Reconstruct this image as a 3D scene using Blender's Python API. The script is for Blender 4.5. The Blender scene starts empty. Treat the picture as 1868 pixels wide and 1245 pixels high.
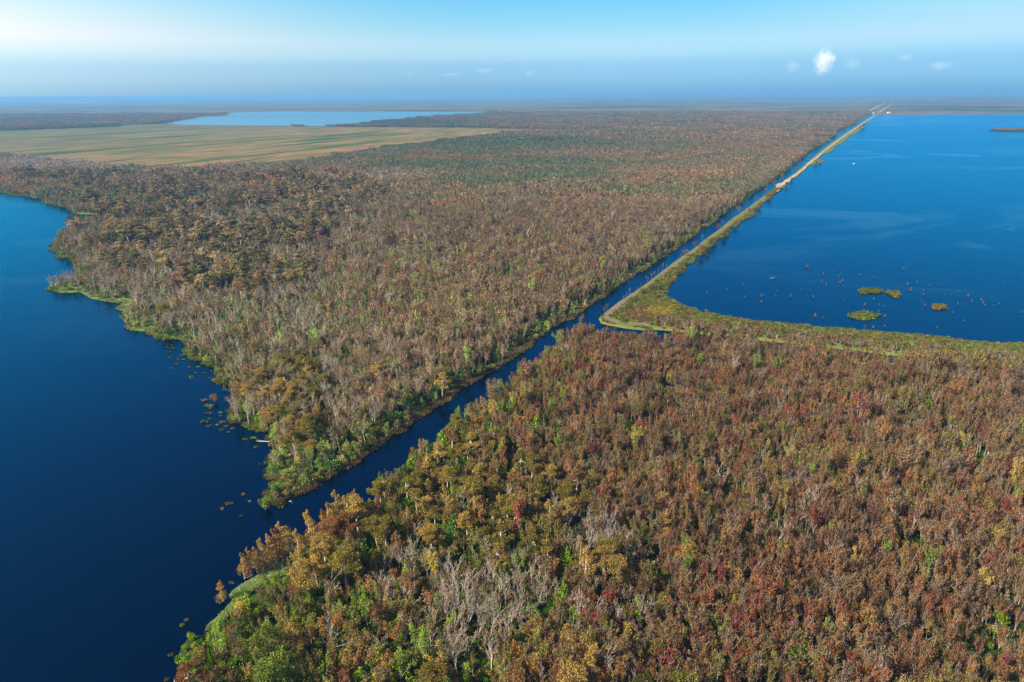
import bpy, bmesh, math, random
import numpy as np
from mathutils import Matrix, Vector
from mathutils.geometry import tessellate_polygon

R = math.radians
sc = bpy.context.scene
col = sc.collection
rng = np.random.default_rng(7)
random.seed(7)

# ------------------------------------------------------------------ camera
H = 150.0                      # flying height in metres
FPX = 1245.0                   # focal length in pixels of the 1868 px wide photograph
PITCH = R(19.89); ROLL = R(0.37)
f_ = np.array([0, math.cos(PITCH), -math.sin(PITCH)])
u0 = np.array([0, math.sin(PITCH), math.cos(PITCH)]); r0 = np.array([1.0, 0, 0])
r_ = r0 * math.cos(ROLL) - u0 * math.sin(ROLL)
u_ = u0 * math.cos(ROLL) + r0 * math.sin(ROLL)
cam_d = bpy.data.cameras.new("camera"); cam = bpy.data.objects.new("camera", cam_d); col.objects.link(cam)
cam_d.sensor_width = 36; cam_d.lens = 36 * FPX / 1868; cam_d.clip_start = 1; cam_d.clip_end = 200000
M = Matrix(((r_[0], u_[0], -f_[0], 0), (r_[1], u_[1], -f_[1], 0), (r_[2], u_[2], -f_[2], H), (0, 0, 0, 1)))
cam.matrix_world = M
sc.camera = cam

# ------------------------------------------------------------------ light, sky, exposure
SUN_EL = 36.0; SUN_AZ = -112.0          # azimuth from the view direction (+Y), clockwise positive
SUN_STR = 5.0; SKY_STR = 0.10; EXPOSURE = 1.0
sd = bpy.data.lights.new("sun", 'SUN'); sun = bpy.data.objects.new("sun", sd); col.objects.link(sun)
sd.energy = SUN_STR; sd.angle = R(0.5); sd.color = (1.0, 0.91, 0.76)
sv = Vector((math.sin(R(SUN_AZ)) * math.cos(R(SUN_EL)), math.cos(R(SUN_AZ)) * math.cos(R(SUN_EL)), math.sin(R(SUN_EL))))
sun.rotation_euler = sv.to_track_quat('Z', 'Y').to_euler(); sun.location = (0, 0, 400)

sc.view_settings.view_transform = 'Standard'; sc.view_settings.look = 'None'
sc.view_settings.exposure = EXPOSURE; sc.view_settings.gamma = 1
sc.render.engine = 'CYCLES'
sc.cycles.use_denoising = True
try: sc.cycles.denoiser = 'OPENIMAGEDENOISE'
except Exception: pass
sc.cycles.max_bounces = 5; sc.cycles.diffuse_bounces = 2; sc.cycles.glossy_bounces = 2
sc.cycles.transmission_bounces = 2; sc.cycles.volume_bounces = 1; sc.cycles.transparent_max_bounces = 4
sc.cycles.caustics_reflective = False; sc.cycles.caustics_refractive = False


class NT:
    """tiny helper round a node tree"""
    def __init__(s, nt): s.nt = nt; nt.nodes.clear()
    def n(s, t, **kw):
        nd = s.nt.nodes.new(t)
        for k, v in kw.items(): setattr(nd, k, v)
        return nd
    def l(s, a, b): s.nt.links.new(a, b)
    def put(s, sock, v):
        if isinstance(v, bpy.types.NodeSocket): s.l(v, sock)
        elif v is not None: sock.default_value = v
    def math(s, op, a, b=None, c=None, clamp=False):
        nd = s.n('ShaderNodeMath', operation=op, use_clamp=clamp)
        s.put(nd.inputs[0], a); s.put(nd.inputs[1], b)
        if c is not None: s.put(nd.inputs[2], c)
        return nd.outputs[0]
    def mix(s, f, a, b, bt='MIX'):
        nd = s.n('ShaderNodeMix', data_type='RGBA', blend_type=bt)
        s.put(nd.inputs[0], f); s.put(nd.inputs[6], a); s.put(nd.inputs[7], b)
        return nd.outputs[2]
    def noise(s, vec, scale, detail=3, rough=0.5, dist=0.0):
        nd = s.n('ShaderNodeTexNoise')
        if vec is not None: s.l(vec, nd.inputs['Vector'])
        nd.inputs['Scale'].default_value = scale; nd.inputs['Detail'].default_value = detail
        nd.inputs['Roughness'].default_value = rough; nd.inputs['Distortion'].default_value = dist
        return nd.outputs[0]
    def ramp(s, f, stops, interp='LINEAR'):
        nd = s.n('ShaderNodeValToRGB'); s.l(f, nd.inputs[0]); cr = nd.color_ramp; cr.interpolation = interp
        while len(cr.elements) < len(stops): cr.elements.new(0.5)
        for e, (p, c) in zip(cr.elements, stops):
            e.position = p; e.color = (c[0], c[1], c[2], 1) if not isinstance(c, (int, float)) else (c, c, c, 1)
        return nd.outputs[0]
    def sstep(s, v, a, b):
        nd = s.n('ShaderNodeMapRange', interpolation_type='SMOOTHSTEP'); s.put(nd.inputs[0], v)
        s.put(nd.inputs[1], a); s.put(nd.inputs[2], b)
        nd.inputs[3].default_value = 0; nd.inputs[4].default_value = 1
        return nd.outputs[0]


w = bpy.data.worlds.new("World"); sc.world = w; w.use_nodes = True
t = NT(w.node_tree)
sky = t.n('ShaderNodeTexSky', sky_type='NISHITA'); sky.sun_disc = False
sky.sun_elevation = R(SUN_EL); sky.sun_rotation = R(SUN_AZ); sky.altitude = 150
sky.air_density = 1.0; sky.dust_density = 1.6; sky.ozone_density = 1.5
geo = t.n('ShaderNodeTexCoord').outputs['Generated']
sep = t.n('ShaderNodeSeparateXYZ'); t.l(geo, sep.inputs[0])
el = t.math('MULTIPLY', t.math('ARCSINE', sep.outputs[2]), 180 / math.pi)
azi = t.math('MULTIPLY', t.math('ARCTAN2', sep.outputs[0], sep.outputs[1]), 180 / math.pi)
mp = t.n('ShaderNodeMapping'); t.l(geo, mp.inputs[0]); mp.inputs['Scale'].default_value = (6, 6, 60)
nz = t.noise(mp.outputs[0], 1.3, 5, 0.6)
# far cloud bank: its top lies 2 to 3 degrees over the horizon
edge = t.math('ADD', t.math('MULTIPLY', t.math('SUBTRACT', nz, 0.5), 1.1), t.math('ADD', 2.45, t.math('MULTIPLY', azi, 0.012)))
bank = t.math('SUBTRACT', 1.0, t.sstep(t.math('SUBTRACT', el, edge), -0.18, 0.18))
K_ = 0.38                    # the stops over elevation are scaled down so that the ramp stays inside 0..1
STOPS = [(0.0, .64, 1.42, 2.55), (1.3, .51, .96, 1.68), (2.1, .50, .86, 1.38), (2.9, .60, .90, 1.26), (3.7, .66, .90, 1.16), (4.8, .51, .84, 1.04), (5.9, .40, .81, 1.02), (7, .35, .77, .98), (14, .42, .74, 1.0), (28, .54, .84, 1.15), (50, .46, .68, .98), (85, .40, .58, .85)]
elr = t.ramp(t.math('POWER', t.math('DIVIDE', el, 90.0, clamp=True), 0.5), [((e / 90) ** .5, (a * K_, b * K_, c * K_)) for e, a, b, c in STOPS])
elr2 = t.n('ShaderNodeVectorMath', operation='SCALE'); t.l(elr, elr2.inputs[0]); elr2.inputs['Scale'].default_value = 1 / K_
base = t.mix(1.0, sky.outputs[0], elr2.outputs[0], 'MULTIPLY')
base = t.mix(t.math('SUBTRACT', 1.0, t.sstep(azi, -48.0, 4.0)), base, t.mix(1.0, base, (1.65, 1.27, 1.12, 1), 'MULTIPLY'))
base = t.mix(t.math('MULTIPLY', t.math('SUBTRACT', 1.0, t.sstep(azi, -42.0, -2.0)), t.sstep(el, 2.2, 6.0)), base, t.mix(1.0, base, (1.75, 1.10, 0.97, 1), 'MULTIPLY'))
base = t.mix(t.sstep(azi, -2.0, 40.0), base, t.mix(1.0, base, (0.72, 0.77, 0.80, 1), 'MULTIPLY'))
base = t.mix(t.math('MULTIPLY', t.sstep(azi, 12.0, 36.0), t.sstep(el, 2.5, 6.5)), base, t.mix(1.0, base, (1.7, 1.16, 1.0, 1), 'MULTIPLY'))
banked = t.mix(1.0, base, (0.82, 0.91, 0.98, 1), 'MULTIPLY')
skyfin = t.mix(t.math('MULTIPLY', bank, 0.36), base, banked)
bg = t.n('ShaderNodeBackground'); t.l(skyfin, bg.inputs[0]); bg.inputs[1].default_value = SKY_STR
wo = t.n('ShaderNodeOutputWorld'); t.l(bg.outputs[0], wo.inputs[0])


# ------------------------------------------------------------------ photograph pixel <-> world
def gp(x, y, z=0.0):
    """point of the plane at height z seen at photograph pixel (x, y); arrays allowed"""
    x = np.asarray(x, float); y = np.asarray(y, float)
    X = (x - 934) / FPX; Y = -(y - 622.5) / FPX
    d = f_ + X[..., None] * r_ + Y[..., None] * u_
    t_ = (z - H) / d[..., 2]
    return np.stack([d[..., 0] * t_, d[..., 1] * t_], -1)

def pix(x, y, z=0.0):
    P = np.stack([x, y, np.zeros_like(x) + z - H], -1)
    zc = P @ f_
    return 934 + FPX * (P @ r_) / zc, 622.5 - FPX * (P @ u_) / zc

def poly_w(pts, z=0.0):
    a = np.array(pts, float); return gp(a[:, 0], a[:, 1], z)

def inside(px, py, poly):
    poly = np.asarray(poly, float); c = np.zeros(px.shape, bool); n = len(poly); j = n - 1
    for i in range(n):
        xi, yi = poly[i]; xj, yj = poly[j]
        if yi != yj:
            m = ((yi > py) != (yj > py)) & (px < (xj - xi) * (py - yi) / (yj - yi) + xi)
            c ^= m
        j = i
    return c

def vnoise(x, y, s, seed=0):
    """smooth value noise 0..1"""
    g = np.random.default_rng(seed).random((256, 256)); x = x / s; y = y / s
    xi = np.floor(x).astype(int); yi = np.floor(y).astype(int); fx = x - xi; fy = y - yi
    fx = fx * fx * (3 - 2 * fx); fy = fy * fy * (3 - 2 * fy)
    a = g[xi % 256, yi % 256]; b = g[(xi + 1) % 256, yi % 256]; c = g[xi % 256, (yi + 1) % 256]; d = g[(xi + 1) % 256, (yi + 1) % 256]
    return (a * (1 - fx) + b * fx) * (1 - fy) + (c * (1 - fx) + d * fx) * fy

def fnoise(x, y, s, seed=0):
    return 0.5 * vnoise(x, y, s, seed) + 0.3 * vnoise(x, y, s / 2.1, seed + 1) + 0.2 * vnoise(x, y, s / 4.3, seed + 2)

# ---- outlines traced on the photograph
LAKE_SHORE = [(-700, 352), (0, 352), (40, 358), (75, 366), (115, 378), (128, 387), (149, 390), (184, 391), (184, 396), (171, 403), (156, 408), (130, 420), (113, 432), (106, 440), (102, 450),
    (104, 462), (108, 471), (134, 472), (143, 483), (137, 492), (145, 502), (134, 512), (118, 518), (100, 522), (88, 529), (112, 533), (149, 532), (167, 543), (206, 550), (227, 555), (212, 565), (236, 567), (225, 576),
    (238, 580), (232, 587), (240, 592), (228, 598), (241, 601), (266, 603), (284, 611), (323, 617), (341, 623), (347, 632), (340, 645), (347, 656), (367, 658), (378, 665), (399, 671), (394, 678),
    (402, 685), (395, 695), (413, 700), (424, 710), (428, 735), (426, 756), (420, 771), (448, 774), (454, 779), (473, 785), (498, 785), (493, 796), (500, 808), (512, 815), (500, 828), (492, 850),
    (489, 868), (504, 877), (497, 888), (489, 903), (494, 913), (495, 925)]
CANAL_FAR = [(510, 917), (530, 906), (549, 899), (576, 888), (589, 877), (604, 867), (620, 857), (646, 849), (665, 830), (700, 803), (713, 797), (732, 787), (748, 775), (764, 762), (786, 745), (819, 729), (832, 715),
    (866, 695), (905, 675), (935, 652), (972, 626), (1015, 593), (1058, 571), (1085, 549), (1118, 529), (1138, 515), (1184, 486), (1217, 463), (1240, 448), (1268, 428), (1300, 406), (1334, 382),
    (1368, 359), (1398, 340), (1428, 316), (1458, 296), (1475, 279), (1505, 261), (1529, 243), (1556, 228), (1583, 211), (1590, 207.5)]
DAM_L = [(1598, 208), (1590, 214), (1576, 221.5), (1542, 243), (1519, 259), (1489, 283), (1475, 295), (1455, 312), (1428, 332), (1398, 354), (1368, 377), (1336, 399), (1312, 419), (1288, 436), (1266, 454),
    (1240, 471), (1196, 505), (1171, 524), (1132, 549), (1111, 566), (1096, 579), (1100, 587), (1117, 591), (1145, 596), (1175, 599), (1192, 600)]
DAM_S = [(1192, 600), (1220, 603), (1260, 607), (1303, 612), (1360, 618), (1430, 625), (1500, 633), (1560, 639), (1610, 646), (1700, 655), (1800, 665), (1868, 672), (2300, 715)]
DAM_R = [(2300, 672), (1868, 629), (1776, 626), (1733, 621), (1675, 613), (1613, 610), (1540, 603), (1468, 597), (1419, 593), (1368, 588), (1325, 581), (1282, 573), (1267, 566), (1246, 560), (1231, 551), (1207, 537),
    (1218, 532), (1231, 513), (1237, 500), (1248, 485), (1265, 478), (1272, 466), (1286, 464), (1291, 454), (1305, 448), (1306, 441), (1325, 431), (1329, 419), (1338, 414), (1348, 412), (1360, 400), (1376, 388),
    (1388, 376), (1405, 364), (1408, 357), (1428, 344), (1435, 337), (1445, 328), (1462, 316), (1478, 302), (1498, 297), (1500, 294), (1492, 292), (1506, 281), (1526, 266), (1542, 255), (1563, 242), (1576, 234), (1577, 228), (1586, 221), (1601, 211)]
# tree tops of the near forest along the water
TREELINE = [(351, 1300), (351, 1245), (335, 1236), (328, 1230), (324, 1217), (326, 1202), (319, 1198), (322, 1187), (329, 1170), (338, 1158), (354, 1150), (376, 1149), (399, 1130), (419, 1110), (430, 1097), (424, 1085),
    (440, 1073), (460, 1062), (480, 1049), (520, 1028), (528, 1000), (530, 985), (552, 975), (566, 960), (577, 940), (592, 932), (597, 918), (613, 917), (629, 907), (646, 893), (658, 891), (674, 889), (681, 878),
    (700, 858), (713, 855), (711, 846), (726, 836), (742, 831), (750, 820), (748, 808), (764, 794), (776, 786), (798, 784), (800, 772), (832, 745), (849, 738), (852, 724), (872, 728), (899, 709), (902, 699), (928, 692),
    (938, 679), (955, 662), (985, 646), (1011, 629), (1017, 607), (1031, 606), (1048, 590), (1080, 592), (1100, 598), (1140, 604), (1200, 612), (1260, 619), (1330, 624), (1400, 634), (1500, 643), (1560, 650), (1620, 657), (1700, 664), (1800, 676), (1868, 684), (2300, 730)]
# the shoreline that the near forest stands on (tree tops dropped to the ground)
def drop(pt):
    x, y = pt
    if 399 < x < 540 and y > 1020: h = 0.5          # open marsh edge
    elif x < 540: h = 2.0
    elif x < 800: h = 9.0
    elif x < 1095: h = 7.5
    else: h = 6.0 - 1.9 * min(1, max(0, (x - 1200) / 120))
    P = gp(x, y, h)
    return tuple(P)
NEAR_SHORE = [drop(p) for p in TREELINE]
FIELD = [(-600, 236), (0, 236), (100, 232), (200, 229), (290, 227), (400, 229), (500, 231), (620, 232), (850, 233.5), (995, 236.5), (905, 247), (800, 259.5), (700, 273), (620, 284), (560, 295), (500, 301), (400, 307), (320, 312), (270, 309), (200, 304), (120, 297), (60, 289), (0, 282), (-600, 230 + 40)]
RESERVOIR = [(290, 226), (330, 219), (378, 211), (400, 212), (430, 205.5), (500, 204), (700, 204), (850, 204.5), (912, 206), (850, 210), (760, 216), (700, 222), (640, 229), (600, 231), (450, 229.5), (340, 228)]

def rough(P, amp=0.12, lev=2, seed=5, amax=6.0):
    """break the straight runs of an outline into an uneven shore"""
    q = random.Random(seed); P = [tuple(p) for p in P]
    for _ in range(lev):
        O = []
        for a, b in zip(P[:-1], P[1:]):
            O.append(a); dx, dy = b[0] - a[0], b[1] - a[1]; L = math.hypot(dx, dy)
            if L > 3:
                k = max(-amax, min(amax, q.gauss(0, amp) * L)); O.append(((a[0] + b[0]) / 2 - dy / L * k, (a[1] + b[1]) / 2 + dx / L * k))
        O.append(P[-1]); P = O
    return P
lake_w = rough(poly_w(LAKE_SHORE))
far_w = rough(poly_w(CANAL_FAR), 0.05, 2, 6, 2.0)
damL_w = [tuple(p) for p in poly_w(DAM_L, 1.2)]; damS_w = [tuple(p) for p in poly_w(DAM_S)]; damR_w = rough(poly_w(DAM_R), 0.07, 2, 8, 4.0)
# land beyond the water on the left (pixels, for the scattering tests)
LEFT_LAND = np.array(LAKE_SHORE + CANAL_FAR + [(1590, 203), (-700, 203)], float)
NEAR_LAND_W = np.array(NEAR_SHORE + [(900, 60), (0, 30), (-150, 60)], float)
FIELD_A = np.array(FIELD, float); RES_A = np.array(RESERVOIR, float)


# ------------------------------------------------------------------ object helpers
def mesh_obj(name, me, mat=None, parent=None):
    o = bpy.data.objects.new(name, me); col.objects.link(o)
    if mat is not None and not me.materials: me.materials.append(mat)
    if parent is not None: o.parent = parent
    return o

def tag(o, label=None, cat=None, group=None, kind=None):
    if label: o['label'] = label
    if cat: o['category'] = cat
    if group: o['group'] = group
    if kind: o['kind'] = kind
    return o

def empty(name, loc, rz=0.0, s=1.0):
    o = bpy.data.objects.new(name, None); col.objects.link(o); o.empty_display_size = 1
    o.location = loc; o.rotation_euler = (0, 0, rz); o.scale = (s, s, s); return o

def np_mesh(name, V, F, smooth=False):
    """V (n,3), F (m,4) quads or a list of index lists"""
    me = bpy.data.meshes.new(name)
    if isinstance(F, np.ndarray):
        m, k = F.shape
        me.vertices.add(len(V)); me.vertices.foreach_set('co', np.asarray(V, np.float32).ravel())
        me.loops.add(m * k); me.loops.foreach_set('vertex_index', F.astype(np.int32).ravel())
        me.polygons.add(m); me.polygons.foreach_set('loop_start', np.arange(0, m * k, k, dtype=np.int32))
        me.update(calc_edges=True)
    else:
        me.from_pydata([tuple(v) for v in V], [], F); me.update()
    if smooth: me.shade_smooth()
    return me

def sheet(name, pts, z, mat, kind='structure', skirt=0.0):
    """flat polygon at height z from world xy points; with a skirt it is a raised bank"""
    P = [Vector((p[0], p[1], z)) for p in pts]
    T = tessellate_polygon([P]); n = len(P)
    V = [tuple(p) for p in P]; F = []
    for a, b, c in T:
        nz_ = (P[b] - P[a]).cross(P[c] - P[a]).z
        F.append((a, b, c) if nz_ > 0 else (a, c, b))
    if skirt:
        cx = np.array([(p.x, p.y) for p in P]); area = np.sum(cx[:, 0] * np.roll(cx[:, 1], -1) - np.roll(cx[:, 0], -1) * cx[:, 1])
        for i in range(n):
            a = np.array(P[i - 1][:2]); b = np.array(P[(i + 1) % n][:2]); d = b - a; L = np.linalg.norm(d) + 1e-6
            nn = np.array([d[1], -d[0]]) / L * (1 if area > 0 else -1)
            V.append((P[i].x + nn[0] * skirt, P[i].y + nn[1] * skirt, -0.3))
        for i in range(n):
            j = (i + 1) % n; q = (i, n + i, n + j, j); F.append(q if area > 0 else q[::-1])
    me = np_mesh(name, V, F); o = mesh_obj(name, me, mat)
    if kind: o['kind'] = kind
    return o

# ------------------------------------------------------------------ materials
def new_mat(name):
    m = bpy.data.materials.new(name); m.use_nodes = True; return m, NT(m.node_tree)

def finish(t, shader): 
    o = t.n('ShaderNodeOutputMaterial'); t.l(shader, o.inputs[0])

def simple(name, c, rough=0.8, var=0.2, scale=0.3, spec=0.2):
    m, t = new_mat(name); pos = t.n('ShaderNodeNewGeometry').outputs['Position']
    nn = t.noise(pos, scale, 4, 0.6)
    v = t.math('ADD', 1 - var, t.math('MULTIPLY', nn, 2 * var))
    b = t.n('ShaderNodeBsdfPrincipled')
    cc = t.n('ShaderNodeVectorMath', operation='SCALE'); cc.inputs[0].default_value = c; t.l(v, cc.inputs['Scale'])
    t.l(cc.outputs[0], b.inputs['Base Color']); b.inputs['Roughness'].default_value = rough
    b.inputs['Specular IOR Level'].default_value = spec
    finish(t, b.outputs[0]); return m

def foliage_mat(name, lo=0.55, hi=1.35, transl=0.28, hue=0.03):
    m, t = new_mat(name)
    a = t.n('ShaderNodeAttribute', attribute_type='INSTANCER', attribute_name='tint')
    b = t.n('ShaderNodeAttribute', attribute_type='GEOMETRY', attribute_name='tcol')
    g = t.n('ShaderNodeNewGeometry')
    rnd = g.outputs['Random Per Island']
    v = t.math('ADD', lo, t.math('MULTIPLY', rnd, hi - lo))
    c = t.mix(1.0, a.outputs[0], b.outputs[0], 'MULTIPLY')
    hs = t.n('ShaderNodeHueSaturation'); t.l(c, hs.inputs['Color']); t.l(v, hs.inputs['Value'])
    r2 = t.math('FRACT', t.math('MULTIPLY', rnd, 17.3))
    t.l(t.math('ADD', 0.5 - hue / 2, t.math('MULTIPLY', r2, hue)), hs.inputs['Hue'])
    d = t.n('ShaderNodeBsdfDiffuse'); tr = t.n('ShaderNodeBsdfTranslucent')
    t.l(hs.outputs[0], d.inputs[0]); t.l(hs.outputs[0], tr.inputs[0])
    mx = t.n('ShaderNodeMixShader'); mx.inputs[0].default_value = transl
    t.l(d.outputs[0], mx.inputs[1]); t.l(tr.outputs[0], mx.inputs[2]); finish(t, mx.outputs[0]); return m

def bark_mat(name, c):
    m, t = new_mat(name); g = t.n('ShaderNodeNewGeometry'); oi = t.n('ShaderNodeObjectInfo')
    tc = t.n('ShaderNodeTexCoord')
    n1 = t.noise(tc.outputs['Object'], 1.2, 4, 0.6)
    v = t.math('ADD', 0.6, t.math('ADD', t.math('MULTIPLY', n1, 0.4), t.math('MULTIPLY', oi.outputs['Random'], 0.4)))
    cc = t.n('ShaderNodeVectorMath', operation='SCALE'); cc.inputs[0].default_value = c; t.l(v, cc.inputs['Scale'])
    d = t.n('ShaderNodeBsdfDiffuse'); t.l(cc.outputs[0], d.inputs[0]); finish(t, d.outputs[0]); return m

MAT_LEAF = foliage_mat('foliage')
MAT_BARK = bark_mat('bark_brown', (0.17, 0.14, 0.11))
MAT_PALE = bark_mat('bark_pale', (0.50, 0.44, 0.36))
MAT_TWIG = bark_mat('bark_twig', (0.31, 0.26, 0.20))

# near and far ground
def ground_mat():
    m, t = new_mat('ground'); pos = t.n('ShaderNodeNewGeometry').outputs['Position']
    a = t.noise(pos, 0.35, 4, 0.65); b = t.noise(pos, 0.02, 4, 0.6)
    near = t.ramp(a, [(0.3, (0.015, 0.018, 0.008)), (0.5, (0.030, 0.042, 0.012)), (0.7, (0.055, 0.05, 0.025))])
    near = t.mix(t.sstep(b, 0.45, 0.65), near, t.mix(1.0, near, (0.8, 1.5, 0.7, 1), 'MULTIPLY'))
    # far country: woods, pasture, ploughed land in stretched parcels
    mpn = t.n('ShaderNodeMapping'); t.l(pos, mpn.inputs[0]); mpn.inputs['Scale'].default_value = (0.55, 1, 1); mpn.inputs['Rotation'].default_value = (0, 0, 0.12)
    c = t.noise(mpn.outputs[0], 0.0010, 6, 0.62); d = t.noise(mpn.outputs[0], 0.0042, 5, 0.7)
    far = t.ramp(c, [(0.36, (0.035, 0.05, 0.03)), (0.47, (0.07, 0.085, 0.045)), (0.54, (0.14, 0.12, 0.08)), (0.60, (0.06, 0.075, 0.045)), (0.70, (0.22, 0.18, 0.13))])
    far = t.mix(t.sstep(d, 0.56, 0.68), far, (0.20, 0.17, 0.12, 1))
    ln = t.n('ShaderNodeVectorMath', operation='LENGTH'); t.l(pos, ln.inputs[0])
    sx = t.n('ShaderNodeSeparateXYZ'); t.l(pos, sx.inputs[0])
    f = t.sstep(ln.outputs['Value'], 3500, 5600)
    cc = t.mix(f, near, far)
    bs = t.n('ShaderNodeBsdfDiffuse'); t.l(cc, bs.inputs[0]); finish(t, bs.outputs[0]); return m

def field_mat(ang):
    m, t = new_mat('field'); pos = t.n('ShaderNodeNewGeometry').outputs['Position']
    mpn = t.n('ShaderNodeMapping', vector_type='POINT'); t.l(pos, mpn.inputs[0]); mpn.inputs['Rotation'].default_value = (0, 0, -ang)
    m2 = t.n('ShaderNodeMapping'); t.l(mpn.outputs[0], m2.inputs[0]); m2.inputs['Scale'].default_value = (0.0007, 0.0085, 0.0)
    a = t.noise(m2.outputs[0], 1.0, 4, 0.65)
    c = t.ramp(a, [(0.33, (0.012, 0.04, 0.015)), (0.41, (0.05, 0.085, 0.03)), (0.455, (0.12, 0.13, 0.05)), (0.48, (0.20, 0.15, 0.08)), (0.51, (0.05, 0.075, 0.03)), (0.55, (0.12, 0.13, 0.05)), (0.58, (0.21, 0.145, 0.09)), (0.62, (0.04, 0.05, 0.025))])
    b = t.noise(pos, 0.004, 4, 0.6)
    # browner towards the right-hand end
    sx = t.n('ShaderNodeSeparateXYZ'); t.l(pos, sx.inputs[0])
    c = t.mix(t.math('MULTIPLY', t.sstep(sx.outputs[0], -2200, -300), 0.8), c, t.mix(1.0, c, (1.4, 1.03, 0.85, 1), 'MULTIPLY'))
    c = t.mix(t.sstep(b, 0.45, 0.7), c, t.mix(1.0, c, (0.75, 0.9, 0.8, 1), 'MULTIPLY'))
    bs = t.n('ShaderNodeBsdfDiffuse'); t.l(c, bs.inputs[0]); finish(t, bs.outputs[0]); return m

def water_mat(name, deep, tint, streak=0.0, bump=0.10, far_tint=None, rough=0.10):
    m, t = new_mat(name); pos = t.n('ShaderNodeNewGeometry').outputs['Position']
    mp1 = t.n('ShaderNodeMapping'); t.l(pos, mp1.inputs[0]); mp1.inputs['Scale'].default_value = (0.5, 1.0, 1.0); mp1.inputs['Rotation'].default_value = (0, 0, 0.5)
    n1 = t.noise(mp1.outputs[0], 0.55, 3, 0.6); n2 = t.noise(pos, 0.05, 3, 0.5)
    hgt = t.math('ADD', n1, t.math('MULTIPLY', n2, 2.0))
    bp = t.n('ShaderNodeBump'); t.l(hgt, bp.inputs['Height']); bp.inputs['Strength'].default_value = bump; bp.inputs['Distance'].default_value = 0.5
    df = t.n('ShaderNodeBsdfDiffuse'); df.inputs[0].default_value = (*deep, 1)
    gl = t.n('ShaderNodeBsdfGlossy'); gl.inputs['Roughness'].default_value = rough; t.l(bp.outputs[0], gl.inputs['Normal'])
    tc = t.n('ShaderNodeRGB'); tc.outputs[0].default_value = (*tint, 1); g = tc.outputs[0]
    if streak:
        ms = t.n('ShaderNodeMapping'); t.l(pos, ms.inputs[0]); ms.inputs['Scale'].default_value = (0.0016, 0.0026, 1); ms.inputs['Rotation'].default_value = (0, 0, -0.35)
        s1 = t.noise(ms.outputs[0], 1.4, 6, 0.62, 2.2); s2 = t.noise(ms.outputs[0], 0.55, 2, 0.5)
        k = t.math('MULTIPLY', t.sstep(s1, 0.49, 0.62), t.sstep(s2, 0.38, 0.58))
        g = t.mix(t.math('MULTIPLY', k, streak), g, (0.24, 0.86, 1.15, 1))
    t.l(g, gl.inputs['Color'])
    fr = t.n('ShaderNodeFresnel'); fr.inputs['IOR'].default_value = 1.33; t.l(bp.outputs[0], fr.inputs['Normal'])
    mx = t.n('ShaderNodeMixShader'); t.l(fr.outputs[0], mx.inputs[0]); t.l(df.outputs[0], mx.inputs[1]); t.l(gl.outputs[0], mx.inputs[2])
    finish(t, mx.outputs[0]); return m

MAT_GROUND = ground_mat()
fa = gp(320, 308); fb = gp(960, 237); FANG = math.atan2(fb[1] - fa[1], fb[0] - fa[0])
MAT_FIELD = field_mat(FANG)
MAT_WATER = water_mat('lake_water', (0.0, 0.0012, 0.009), (0.0, 0.60, 1.0), 0.35, 0.28)
MAT_WATER_R = water_mat('right_lake_water', (0.0, 0.010, 0.030), (0.0, 0.62, 1.0), 0.85, 0.25)
MAT_RES = water_mat('reservoir_water', (0.01, 0.03, 0.05), (0.62, 0.88, 0.95), 0.0)

# ------------------------------------------------------------------ setting
GS = 60000
xs = np.array([-GS, GS], float)
g = np_mesh('ground', [(-GS, -3000, 0), (GS, -3000, 0), (GS, GS, 0), (-GS, GS, 0)], [(0, 1, 2, 3)])
ground = mesh_obj('ground', g, MAT_GROUND); ground['kind'] = 'structure'

lake_poly = lake_w + [far_w[0]] + [tuple(p) for p in poly_w([(530, 906)])]
# left lake: shoreline, then across the canal mouth to the near shore and back round behind the camera
near_down = [p for p, q in zip(NEAR_SHORE, TREELINE) if q[0] < 640 and q[1] > 905]
L = lake_w + [near_down[-1]] + near_down[::-1][1:] + [(-70, 110), (-60, 40), (-60, -400), (-2500, -400), (-2500, 500)]
sheet('lake', L, 0.06, MAT_WATER)
near_can = [p for p, q in zip(NEAR_SHORE, TREELINE) if (q[0] < 1130 and not (q[0] < 640 and q[1] > 905))]
C = [lake_w[-1]] + far_w + damL_w[:-2] + near_can[::-1] + [near_down[-1]]
sheet('canal', C, 0.06, MAT_WATER)
# moat between the embankment and the near forest
Mo = damL_w[-3:] + damS_w[1:] + [p for p, q in zip(NEAR_SHORE, TREELINE) if q[0] >= 1100][::-1]
sheet('moat', Mo, 0.05, MAT_WATER)
# right lake
RL = damR_w + [tuple(p) for p in poly_w([(1700, 209.3), (2600, 206.5), (2600, 700)])]
sheet('right_lake', RL, 0.06, MAT_WATER_R)
sheet('reservoir', [tuple(p) for p in poly_w(RESERVOIR)], 0.30, MAT_RES)
sheet('field', [tuple(p) for p in poly_w(FIELD)], 0.15, MAT_FIELD)
for pl in ([(1320, 184.3), (1420, 184), (1545, 183.6), (1545, 185.3), (1430, 186), (1340, 185.6)], [(1495, 203.3), (1552, 203), (1560, 204.2), (1500, 204.8)]):
    sheet('pond', [tuple(p) for p in poly_w(pl)], 0.3, MAT_RES)

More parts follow.
